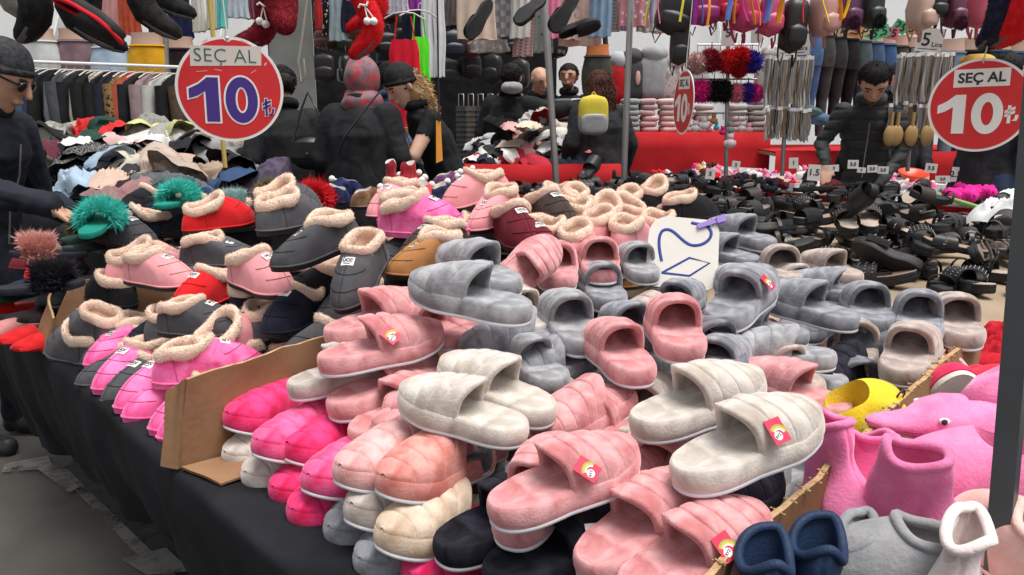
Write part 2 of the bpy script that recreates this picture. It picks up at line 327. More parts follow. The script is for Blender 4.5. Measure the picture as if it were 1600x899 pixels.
# ------------------------------------------------------------------ plush slides
SL = .252
def wslide(s):                                                     # half width of the sole along its length
    s = np.asarray(s, float); base = np.interp(s, [0, .2, .42, .68, .88, 1], [.046, .0475, .0455, .0545, .052, .047])
    e = np.clip(1-np.abs(2*s-1)**4.2, 0, 1)**.45
    return base*e
def spring(s): return .016*np.clip((s-.6)/.4, 0, 1)**2
def ring_outline(k, scale, inset=0.):
    a = np.arange(k)*2*math.pi/k; sx = .5-.5*np.cos(a)
    s = np.clip(sx, .0005, .9995); y = np.sign(np.sin(a))*wslide(s)
    # smooth ends: redistribute by angle
    return s, y*scale
def slide_meshes(seed):
    g = np.random.default_rng(seed); K = 72
    # outsole
    def ring(scale, z, shr=0.):
        s, y = ring_outline(K, scale); x = SL*(.5+(s-.5)*(1-shr)); return np.stack([x, y, z+spring(s)], 1)
    b = MB(); b.grid([ring(.96, 0, .014), ring(.99, .0015), ring(.995, .006), ring(.93, .008, .03)], cv=True); b.fan(ring(.97, 0, .012), [SL/2, 0, 0], flip=False)
    out = b.mesh('outsole', [None])
    # platform
    prof = [(.96, .006, .015), (1.01, .010, -.002), (1.045, .018, -.013), (1.045, .026, -.013), (1.02, .034, -.004), (.975, .0395, .012), (.925, .0415, .03), (.885, .0412, .046), (.868, .0392, .053), (.845, .0405, .063), (.78, .0412, .095), (.6, .0395, .22), (.3, .0385, .5)]
    rows = []
    for sc, z, sh in prof:
        r = ring(sc, z, sh); d = fnoise(r*55, seed)*.0016+fnoise(r*22, seed+1)*.0014; r[:, 2] += d*(1 if z > .035 else .3)
        r[:, 1] *= 1+d*6; rows.append(r)
    rows = np.array(rows); b = MB(); b.grid(rows, cv=True); b.fan(rows[-1], rows[-1].mean(0), flip=True)
    p, n = sample_grid(rows, 5000, g, True, 0, 6); n *= -np.sign((n*(p-np.array([SL/2, 0, .01]))).sum(1))[:, None]*-1
    # stitched welt line round the footbed edge
    plat = b.mesh('platform', [None])
    # upper: padded open-back shell, four stitched channels
    s0 = .44; NS, NT = 50, 40
    ss = s0+(1-s0)*np.linspace(0, 1, NS)**.92; ss[-1] = .9993
    seams = np.array([.535, .645, .765, .88])+g.normal(size=4)*.008
    ss = np.unique(np.concatenate([ss]+[seams+q/SL for q in (-.0045, -.0022, -.0009, 0, .0009, .0022, .0045)])); ss[0] = s0; NS = len(ss)
    th = np.linspace(0, math.pi, NT)
    def shell(off, sv):
        P = []
        for s in sv:
            u = (s-s0)/(1-s0); h = .064*max(1-u**1.7, 0)**.85+.002; w = max(float(wslide(s))*(1.0-.05*u)-off, .001)
            q = min(np.abs(s-seams)); h2 = max(h+.003-off, .002)
            c, sn = np.cos(th), np.sin(th)
            y = w*np.sign(c)*np.abs(c)**.86; z = .0365+spring(s)+h2*np.abs(sn)**.78
            x = np.full(NT, SL*s)-.016*sn**2*(1-u)**2+.006*np.cos(th)**2*(1-u)
            if off == 0:
                dip = .0038*math.exp(-(q*SL/.0017)**2)+.0013*math.exp(-(q*SL/.006)**2)-.0007
                y = y*(1-dip*7*sn**.5); z = z-dip*sn**.5
            P.append(np.stack([x, y, z], 1))
        return np.array(P)
    outer = shell(0, ss); nd = fnoise(outer.reshape(-1, 3)*45, seed+2).reshape(outer.shape[:2]); outer[..., 2] += nd*.0022*np.sin(th)[None]
    inner = shell(.011, ss[:-3])
    # rounded padded rim
    o0, i0 = outer[0], inner[0]; rim = []
    for a in np.linspace(0, math.pi, 7)[1:-1]:
        m = (o0+i0)/2; r = (o0-i0)/2; rim.append(m+r*math.cos(a)*1.25+np.array([-1, 0, .15])*.0085*math.sin(a))
    full = np.concatenate([outer[::-1], np.array(rim), inner]); b = MB(); b.grid(full, flip=False)
    p, n = sample_grid(outer, 7000, g); cen = np.array([SL*.7, 0, .02]); n *= np.sign((n*(p-cen)).sum(1))[:, None]
    return out, plat, b.mesh('upper', [None])
SLIDES = [slide_meshes(11+i*7) for i in range(5)]
SOLEW = plain((.66, .67, .70), 'white_rubber', .55)
PC = dict(salmon=(.60, .265, .272), coral=(.60, .235, .20), palepink=(.66, .35, .34), hotpink=(.72, .022, .135), hotpink2=(.78, .075, .23), beige=(.53, .475, .43),
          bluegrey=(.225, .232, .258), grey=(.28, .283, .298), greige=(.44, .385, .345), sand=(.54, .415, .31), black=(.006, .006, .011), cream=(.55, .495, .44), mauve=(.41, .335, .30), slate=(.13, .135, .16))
# swing tags
def rainbow_tag():
    b = MB(); w, h = .026, .036
    prism(b, [(-w/2, -h/2), (w/2, -h/2), (w/2, h/2), (-w/2, h/2)], 0, .0006, 0)
    for k, r in enumerate((.0145, .0118, .0091)):
        a = np.linspace(.15, 2.4, 14); A = np.stack([np.cos(a)*(r), np.sin(a)*r-.006, np.full(14, .0008+.0001*k)], 1); B = np.stack([np.cos(a)*(r-.0024), np.sin(a)*(r-.0024)-.006, np.full(14, .0008+.0001*k)], 1)
        b.grid([A, B], mi=1+k)
    a = np.arange(18)*2*math.pi/18; b.fan(np.stack([np.cos(a)*.0062-.003, np.sin(a)*.0062-.007, np.full(18, .0011)], 1), [-.003, -.007, .0011], 4)
    return b.mesh('swing_tag', [plain((.62, .012, .06), 'red_card', .4), plain((.25, .4, .05), 'green_print', .5), plain((.75, .45, .03), 'yellow_print', .5), plain((.8, .78, .74), 'white_print', .5), WHITE])
TAGM = rainbow_tag()
b = MB(); prism(b, [(-.013, -.019), (.013, -.019), (.013, .019), (-.013, .019)], 0, .0006); a = np.linspace(0, 6.28, 20); b.tube(np.stack([.006*np.cos(a), .006*np.sin(a)+.004, 0*a+.001], 1), .0006, 4, mi=1)
for k in range(3): b.box((-.008, -.008-k*.003, .0006), (.008-k*.002, -.0068-k*.003, .0009), 1)
PTAG = b.mesh('paper_tag', [PAPER, INK])
_i = [0]
def slide(M, colr, label, tg='', group=None):
    _i[0] += 1; out, plat, up = SLIDES[_i[0] % 5]; pm = plushmat(PC[colr])
    t = thing('plush_slide', label, 'slipper', M@Matrix.Translation((SL*.03, 0, 0))@Matrix.Diagonal((.94, .95, .88, 1)), group)
    obj('outsole', out, t, [SOLEW if colr != 'black' else plain((.6, .6, .62), 'white_rubber', .5)]); obj('platform', plat, t, [pm]); obj('upper', up, t, [pm])
    if tg in ('side', 'side2'):
        sg = -1 if tg == 'side' else 1
        a, bb = (.60, .052)
        Mt = Matrix.Translation((SL*.52, sg*.052, .072))@Matrix.Rotation(sg*R(-48), 4, 'X')@Matrix.Rotation(R(0 if sg < 0 else 180), 4, 'Z')@Matrix.Rotation(R(18+(_i[0]*37) % 44-22), 4, 'Z')@Matrix.Rotation(R((_i[0]*53) % 24-12), 4, 'Y')
        q = obj('swing_tag', TAGM, t, M=Mt); obj('tag_lettering', text_mesh('RYZ', .0055, .0002, .0001), q, loc=(-.003, -.007, .0013), rot=(0, 0, R(20)))
    if tg == 'paper':
        obj('paper_tag', PTAG, t, M=Matrix.Translation((SL*.56, -.053, .07))@Matrix.Rotation(R(50), 4, 'X')@Matrix.Rotation(R(-15), 4, 'Z'))
    return t
# S: heel and toe photo points and heel height;  T / H: toe or heel point, its height, heading
SLD = '''S 490,565,697,520,.89,.02,0 salmon side|salmon plush slide with a red rainbow tag on top of the tall pink stack
S 492,528,687,470,.905,.02,0 salmon -|salmon plush slide just behind the tagged one on the tall pink stack
S 484,648,702,552,.815,.03,0 salmon -|salmon plush slide with pale footbed showing under the tagged salmon slide
S 548,685,705,592,.79,.03,0 salmon -|salmon plush slide with dark open mouth left of the cream centre slide
T 574,655,0.845,178,5,0 salmon -|salmon slide with rounded toe tucked below the cream centre slide
T 592,750,0.845,-128,5,0 coral -|big coral plush slide pointing its blunt toe at the front edge
T 525,735,0.835,-128,5,0 palepink -|pale pink slide with its toe between hot pink heap and coral slide
T 350,650,0.795,-126,8,0 hotpink -|hot pink slide topmost against the cardboard box side
T 396,692,0.795,-124,8,0 hotpink2 -|lighter hot pink slide lying second from the cardboard box side
T 346,712,0.722,-130,2,0 beige -|pale beige slide lowest beside the cardboard box side
T 378,744,0.722,-126,2,0 beige -|pale beige slide on the cloth edge under the lighter hot pink slide
T 443,698,0.79,-128,8,0 hotpink -|hot pink slide in the middle of the hot pink heap
T 476,748,0.785,-124,8,0 hotpink2 -|hot pink slide in front of the pale pink toe
T 421,767,0.722,-128,2,0 hotpink -|hot pink slide low on the black cloth edge next to beige toes
T 452,803,0.722,-124,2,0 hotpink -|hot pink slide lowest of the hot pink heap at the edge
T 508,830,0.722,-130,2,0 bluegrey -|blue grey slide with its toe at the edge under the greige toe
T 543,795,0.785,-128,8,0 greige -|greige slide squeezed between blue grey toe and coral slide
T 590,835,0.785,-132,8,0 sand -|sand coloured slide with broad toe below the coral slide
T 556,880,0.722,-130,2,0 bluegrey -|blue grey slide lowest at the front edge near the picture's bottom
T 634,905,0.722,-130,2,0 hotpink -|hot pink toe at the picture's bottom below the black slides
H 678,862,.78,40,2,0 black -|black slide with white sole edge left of the black tagged one
H 752,905,.79,30,4,0 black paper|black slide with a white paper tag under the salmon slides
S 828,675,624,612,.865,.02,0 cream -|cream slide pointing left across the centre of the heap
S 868,648,690,568,.865,.03,0 cream -|cream slide with open mouth behind the centre cream slide
S 985,605,838,688,.85,-.04,0 salmon -|salmon slide with quilted upper right of the cream centre pair
S 776,797,982,704,.855,.03,0 salmon side|salmon slide with a rainbow tag lying above the black slides
S 795,842,880,690,.80,.04,0 salmon -|salmon slide with deep open mouth left under the tagged one
S 885,795,1035,712,.77,.02,0 salmon -|salmon slide toe peeking out right of the tagged salmon slide
S 908,893,1085,750,.80,.04,0 salmon -|large salmon slide with open footbed at the bottom centre
S 985,928,1182,806,.80,.04,0 salmon side|large salmon slide with rainbow tag at the bottom beside the divider
S 1050,745,1276,642,.895,.04,0 cream side|big cream slide with rainbow tag nearest the pink boots
S 985,665,1190,592,.885,.03,0 cream -|big cream slide left behind the tagged cream slide
H 985,775,.80,28,3,0 black -|black slide hidden under the two big cream slides
H 1020,822,.79,30,3,0 black -|black slide under the tagged cream slide beside the divider
S 1005,588,935,515,.895,.01,0 salmon -|salmon slide seen from its heel on the grey heap, left of a pair
S 1075,558,1040,475,.92,.01,0 salmon -|salmon slide seen from its heel on the grey heap, right of a pair
S 1112,508,1200,425,.925,.05,0 bluegrey side|blue grey slide with rainbow tag right beside the cardboard price tile
S 1030,500,1085,452,.86,.02,0 bluegrey -|blue grey slide with dark mouth under the cardboard price tile
S 848,487,629,440,.985,.02,0 grey -|grey plush slide pointing left behind the tall pink stack, front of its pair
S 838,455,672,392,.99,.02,0 grey -|grey plush slide pointing left behind the tall pink stack, rear of its pair
S 905,515,713,552,.90,-.02,0 bluegrey -|blue grey slide with bare footbed in the middle of the heap
S 925,550,785,602,.86,-.03,0 bluegrey -|blue grey slide with ribbed upper beside the cream centre pair
S 925,548,860,465,.90,.02,0 grey -|grey slide with open mouth left of the salmon heel pair
S 960,478,925,425,.90,.01,0 bluegrey -|blue grey slide heel under the far salmon pair
S 875,450,865,392,.95,.01,0 salmon -|salmon slide heel left of the far pair behind the grey heap
S 945,437,930,385,.945,.01,0 salmon -|salmon slide heel right of the far pair behind the grey heap
S 808,452,838,385,.95,.08,60 salmon -|salmon slide standing on edge left of the far salmon pair
S 1345,502,1185,458,.885,.01,0 bluegrey -|blue grey slide in profile pointing left on the right of the heap
S 1369,465,1225,440,.88,.01,0 bluegrey -|blue grey slide behind the profile one on the right of the heap
S 1312,555,1122,550,.86,.0,0 grey -|grey slide with ribbed upper pointing left above the cream pair
S 1314,594,1160,588,.80,.0,0 grey -|grey slide mostly buried under the ribbed grey slide
S 1232,442,1212,400,.91,.01,0 mauve -|mauve beige slide heel at the far right back of the heap
S 1342,434,1258,405,.88,.01,0 mauve -|mauve beige slide in three-quarter view at the far back of the heap
S 1375,508,1340,458,.87,.01,0 bluegrey -|blue grey slide squeezed between profile pair and right corner
S 1440,528,1432,470,.87,.01,0 bluegrey -|blue grey slide with wide dark mouth at the right corner
S 1515,537,1475,472,.865,.01,0 mauve -|mauve slide outermost at the right corner of the heap
S 1330,577,1345,510,.81,.01,0 mauve -|mauve slide with open mouth below the blue grey corner slides
S 1400,594,1440,515,.83,.02,0 mauve -|mauve slide with open mouth leaning on the divider
S 1365,622,1310,575,.77,.01,0 slate -|slate grey slide low beside the divider
S 1312,640,1172,580,.82,.02,0 salmon -|salmon slide behind the big cream slide near the yellow slipper
S 975,675,1030,600,.80,.02,0 greige -|greige slide wedged beneath the salmon heel pair
S 1215,382,1105,352,.94,.02,0 bluegrey -|blue grey slide behind the cardboard price tile, rear one
S 1188,410,1080,380,.915,.02,0 bluegrey -|blue grey slide behind the cardboard price tile, front one
'''
def place(spec, L, anchor_z=.028):
    """photo points -> matrix; real size, own height, resting in the pile"""
    q = spec.split(' '); v = [float(k) for k in q[1].split(',')]
    if q[0] == 'S':
        a = at(v[0], v[1], v[4]+anchor_z); b_ = at(v[2], v[3], v[4]+anchor_z+v[5]); d = b_-a; ln = np.linalg.norm(d); sc = min(max(ln/L, .90), 1.02)
        d = d/ln; dz = v[5]/L; hd = d[:2]/np.linalg.norm(d[:2])*math.sqrt(1-min(dz*dz, .9)); d = np.array([hd[0], hd[1], dz])
        return dirM((a+b_)/2, d, R(v[6]), sc, (L/2, 0, anchor_z))
    yaw, pit = R(v[3]), R(v[4]); d = np.array([math.cos(yaw)*math.cos(pit), math.sin(yaw)*math.cos(pit), math.sin(pit)])
    return dirM(at(v[0], v[1], v[2]), d, R(v[5]), .97, (L if q[0] == 'T' else 0, 0, .044 if q[0] == 'T' else anchor_z))
for line in SLD.strip().split('\n'):
    sp, lab = line.split('|'); q = sp.split(' ')
    slide(place(sp, SL), q[2], lab, q[3] if len(q) > 3 and q[3] != '-' else '')
for line in '''S 760,520,700,470,.90,.02,0 salmon -|salmon slide showing between the tagged pink stack and the grey heap
S 830,505,795,470,.90,.02,0 cream -|small cream slide heel between the grey pairs left of the far salmon pair
S 1010,430,985,395,.93,.02,0 grey -|grey slide heel at the back right next to the far salmon pair
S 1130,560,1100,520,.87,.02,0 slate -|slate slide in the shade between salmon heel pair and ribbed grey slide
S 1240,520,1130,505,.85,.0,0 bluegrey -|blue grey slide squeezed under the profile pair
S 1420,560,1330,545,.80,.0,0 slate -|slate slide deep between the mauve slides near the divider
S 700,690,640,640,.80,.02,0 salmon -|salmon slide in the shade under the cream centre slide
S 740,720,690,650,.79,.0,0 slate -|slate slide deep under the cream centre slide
S 1010,530,960,495,.88,.0,0 bluegrey -|blue grey slide between the two salmon heels
S 1290,470,1190,430,.87,.0,0 greige -|greige slide under the blue grey profile pair
S 480,600,590,560,.83,.02,0 greige -|greige slide heel peeking under the tagged salmon stack
S 900,690,960,630,.80,.02,0 salmon -|salmon slide low between the tagged salmon and the big cream slide
S 860,590,800,545,.86,.01,0 grey -|grey slide behind the open cream slide in the centre
S 1090,600,1150,540,.85,.02,0 bluegrey -|blue grey slide with mouth open behind the left big cream slide
S 1260,600,1190,560,.83,.0,0 mauve -|mauve slide under the ribbed grey slide near the yellow slipper
S 700,520,640,500,.90,.0,0 salmon -|salmon slide tucked under the front grey slide of the left pair
S 1170,470,1140,430,.90,.02,0 grey -|grey slide heel right of the rainbow tagged blue grey slide
S 1010,760,1060,700,.79,.02,0 palepink -|pale pink slide low in front of the left big cream slide'''.split('\n'):
    sp, lab = line.split('|'); q = sp.split(' '); slide(place(sp, SL), q[2], lab)
# slides buried in the heap, glimpsed in its gaps
g = np.random.default_rng(3); cols = ['salmon', 'bluegrey', 'grey', 'slate', 'greige', 'salmon', 'black', 'mauve']
for k, (t, n, z) in enumerate([(-.12, .36, .705), (-.26, .36, .705), (-.40, .38, .705), (-.55, .40, .705), (-.70, .42, .705), (-.82, .44, .705), (-.12, .62, .71), (-.28, .62, .71), (-.45, .64, .71), (-.6, .66, .71), (-.76, .68, .71),
                                (-.10, .92, .71), (-.27, .92, .71), (-.44, .95, .71), (-.6, .95, .71), (-.78, .96, .71), (-.2, 1.2, .71), (-.4, 1.22, .71), (-.6, 1.22, .71), (-.78, 1.22, .71), (-.2, 1.5, .71), (-.45, 1.5, .71),
                                (-.2, .5, .77), (-.42, .52, .77), (-.64, .55, .77), (-.2, .8, .78), (-.42, .82, .78), (-.64, .85, .78), (-.25, 1.1, .79), (-.5, 1.1, .79), (-.7, 1.1, .78), (-.3, .95, .84), (-.15, .7, .84), (-.5, 1.35, .79), (-.3, 1.4, .83), (-.12, 1.35, .85), (.0, 1.1, .86), (.05, .9, .86)]):
    y = YAW_OUT+g.normal()*.2; dv = (math.cos(y), math.sin(y), g.normal()*.05)
    slide(dirM(TN(t, n, z), dv, g.normal()*.05, 1, (SL/2, 0, 0)), cols[k % 8], '%s plush slide buried %s in the heap, only a bit showing' % (cols[k % 8].replace('bluegrey', 'blue grey'), 'near the front' if n < .55 else 'midway' if n < 1. else 'at the back'), '', 'plush slides buried in the heap')
# ------------------------------------------------------------------ closed fleece-lined slippers and boots
STITCH = []
def bootie_meshes(seed, L=.25, oc=.30, oa=.21, ob=.039, zo=.086, zf=.012, cr=.0098, bulge=1., seamed=True, shaft=False, soft=0., toe_up=.012, collar=True, fold=0., wide=1.):
    g = np.random.default_rng(seed); K = 88
    a = np.arange(K)*2*math.pi/K; s = .5-.5*np.cos(a+math.pi)          # a=0 -> toe
    s = np.clip(s, .0005, .9995)
    w = np.interp(s, [0, .15, .4, .68, .88, 1], [.036, .040, .0385, .047, .044, .036])*wide*np.clip(1-np.abs(2*s-1)**3.6, 0, 1)**.5
    P = np.stack([L*s, np.sign(np.sin(a))*w, toe_up*np.clip((s-.6)/.4, 0, 1)**2], 1)
    oz = zo+zf*np.cos(a)+fold*np.cos(2*a+.4)+.004*np.sin(3*a+seed)
    O = np.stack([L*(oc+oa*np.cos(a)), ob*np.sin(a)*(1+.1*np.sin(2*a+seed)), oz], 1)
    rows = []
    for u in np.concatenate([[0, .04], np.linspace(.1, 1, 15)]):
        out = P*np.array([1, 1, 1])+np.array([0, 0, .012]); c1 = P*np.array([1.0, 1.06, 1])+np.array([0, 0, .045*bulge]); c1[:, 0] = L/2+(P[:, 0]-L/2)*1.0
        c2 = O*.55+P*.45; c2[:, 2] = O[:, 2]*.88
        if shaft: c1 = P+np.array([0, 0, .040]); c2 = O-np.array([0, 0, .095])
        pt = ((1-u)**3)*out+3*u*(1-u)**2*c1+3*u*u*(1-u)*c2+u**3*O
        rows.append(pt)
    if soft: O = O+np.stack([.003*np.sin(3*a+seed), .004*np.sin(2*a+seed), .005*np.sin(2*a+1)], 1)
    rows = np.array(rows)
    if soft: rows[-1] = O; rows[-2] = rows[-2]*.5+(O-[0, 0, .012])*.5; lowf = fnoise(rows.reshape(-1, 3)*22, seed+3).reshape(rows.shape[:2]); dd = rows-np.array([L*.4, 0, .06]); dd[..., 2] = 0; dd /= np.linalg.norm(dd, axis=2)[..., None]+1e-6; rows[:-1] += dd[:-1]*(lowf[:-1]*.010-.0045*np.exp(-(rows[:-1, :, 1]/.003)**2))[..., None]
    nd = fnoise(rows.reshape(-1, 3)*30, seed).reshape(rows.shape[:2]); cen = np.array([L*.5, 0, .03]); dirs = rows-cen; dirs /= np.linalg.norm(dirs, axis=2)[..., None]
    rows += dirs*(nd*.0022)[..., None]
    if seamed:
        lat = np.abs(rows[..., 1]); front = rows[..., 0] > L*(oc+oa)-.01
        d1 = np.exp(-(lat/.0016)**2)*front; dx = np.minimum(np.abs(rows[..., 0]-L*.70), np.abs(rows[..., 0]-L*.86)); d2 = np.exp(-(dx/.002)**2)*(rows[..., 2] > .03)
        d3 = np.exp(-((np.abs(rows[..., 0]-L*.34))/.002)**2)*(rows[..., 2] < .075)*.6
        rows -= dirs*(.0022*np.maximum(np.maximum(d1, d2), d3))[..., None]
    b = MB(); b.grid(rows, cv=True)
    piping = P*np.array([1, 1.03, 1])+np.array([0, 0, .014]); b.tube(piping, .0028, 6, True)
    body = b.mesh('body', [None])
    b = MB(); R0 = P*np.array([1, 1.0, 1]); b.grid([R0*np.array([1, .96, 1]), R0*np.array([1, 1.02, 1])+[0, 0, .004], R0*np.array([1, 1.02, 1])+[0, 0, .013]], cv=True); b.fan(R0*np.array([1, .96, 1]), [L/2, 0, 0]); sole = b.mesh('sole', [None])
    b = MB(); inn = [O]
    for u in (.25, .6, 1):
        q = O.copy(); q[:, 1] *= (1-.22*u); q[:, 0] = q[:, 0].mean()+(q[:, 0]-q[:, 0].mean())*(1-.15*u); q[:, 2] = O[:, 2]*(1-u)+.018*u
        if shaft: q[:, 1] = O[:, 1]*(1-.45*u); q[:, 0] = O[:, 0].mean()+(O[:, 0]-O[:, 0].mean())*(1-.4*u); q[:, 2] = O[:, 2]-.07*u
        inn.append(q)
    b.grid(np.array(inn), cv=True, flip=False); b.fan(inn[-1], inn[-1].mean(0), flip=True); lining = b.mesh('lining', [None])
    col = None
    if collar:
        b = MB(); O2 = O+np.array([0, 0, .002]); rr = cr*(1+.10*fnoise(O2*45, seed+5)); tg = np.roll(O2, -1, 0)-np.roll(O2, 1, 0); tg /= np.linalg.norm(tg, axis=1)[:, None]
        rad = O2-O2.mean(0); rad[:, 2] = 0; rad /= np.linalg.norm(rad, axis=1)[:, None]; up = np.cross(rad, tg); up *= np.sign(up[:, 2:3])
        G = []
        for q in np.arange(14)*2*math.pi/14:
            r2 = rr*(1+.03*np.sin(a*7+q*2+seed)+.025*np.sin(a*15+q*3)); G.append(O2+rad*(np.cos(q)*r2*.88+.003)[:, None]+up*(np.sin(q)*r2*1.55-.004)[:, None])
        G = np.array(G); b.grid(G, True, True); p, n = sample_grid(G, 3600, g, True); k = np.argmin(((p[:, None]-O2[None, ::4])**2).sum(2), 1); n *= np.sign((n*(p-O2[::4][k])).sum(1))[:, None]
        b.strands(p-n*.0006, n, .0026, .0012, 0, 1.2, g); col = b.mesh('fleece_collar', [None])
    ln = rows[:, 0]; k = 13; tg = ln[k+1]-ln[k-1]; tg /= np.linalg.norm(tg); Z = np.array([-tg[2], 0, tg[0]]); Z *= np.sign(Z[2]); X = -tg
    Ml = Matrix(((X[0], 0, Z[0], ln[k][0]+Z[0]*.001), (X[1], 1, Z[1], 0), (X[2], 0, Z[2], ln[k][2]+Z[2]*.001), (0, 0, 0, 1))); body['lab'] = [q for r_ in Ml for q in r_]
    b = MB(); nz = dirs*.0008
    if seamed:
        b.tube(rows[3:14, 0]+nz[3:14, 0], .0010, 5)
        for rk, hw in ((6, 11), (10, 13)): ix = np.arange(-hw, hw+1) % K; b.tube(rows[rk, ix]+nz[rk, ix], .0010, 5)
        for ai in (K//2-14, K//2+14): b.tube(rows[1:15, ai]+nz[1:15, ai], .0010, 5)
        body['st'] = 1; STITCH.append(b.mesh('stitching', [None]))
    return body, sole, lining, col
BOOTIES = [bootie_meshes(21+i*5, ob=.038+.003*(i % 2), fold=(.0, .006, -.006)[i], zf=(.012, .018, .006)[i]) for i in range(3)]
def label_mesh():
    b = MB(); b.grid([[[x, y, .002-y*y*12] for y in np.linspace(-.015, .015, 5)] for x in np.linspace(-.011, .011, 4)]); return b.mesh('label_patch', [PAPER])
LABM = label_mesh(); UCC = text_mesh('UCC', .0115, .0004, .0002); SUB = text_mesh('SUPERSOFT', .0032, .0001, .0002)
BC = dict(grey=(.068, .068, .075), grey2=(.085, .085, .095), pink=(.76, .32, .345), hotpink=(.86, .13, .36), red=(.60, .012, .016), black=(.011, .011, .014), navy=(.012, .013, .026), brown=(.36, .165, .06), dkbrown=(.055, .038, .032), maroon=(.13, .012, .022), tan=(.40, .26, .16))
BL = .25; _j = [0]
RUBB = plain((.012, .012, .013), 'black_rubber', .6)
def bootie(M, colr, label, lab=True, group=None):
    _j[0] += 1; bd, so, li, co = BOOTIES[_j[0] % 3]; t = thing('fleece_slipper', label, 'slipper', M, group)
    plush = colr in ('hotpink',)
    obj('body', bd, t, [plushmat(BC[colr]) if plush else suede(BC[colr])]); obj('sole', so, t, [RUBB if not plush else plushmat(BC[colr])]); obj('lining', li, t, [FLEECE]); obj('fleece_collar', co, t, [FLEECE]); obj('stitching', STITCH[_j[0] % 3], t, [suede(tuple(np.array(BC[colr])*.55))])
    if lab:
        q = obj('label_patch', LABM, t, M=Matrix([list(bd['lab'])[4*r_:4*r_+4] for r_ in range(4)])@Matrix.Rotation(R(3), 4, 'Z'))
        obj('label_lettering', UCC, q, M=Matrix.Translation((-.002, 0, .0028))@Matrix.Rotation(R(90), 4, 'Z')); obj('label_small_print', SUB, q, M=Matrix.Translation((.0065, 0, .0026))@Matrix.Rotation(R(90), 4, 'Z'))
    return t
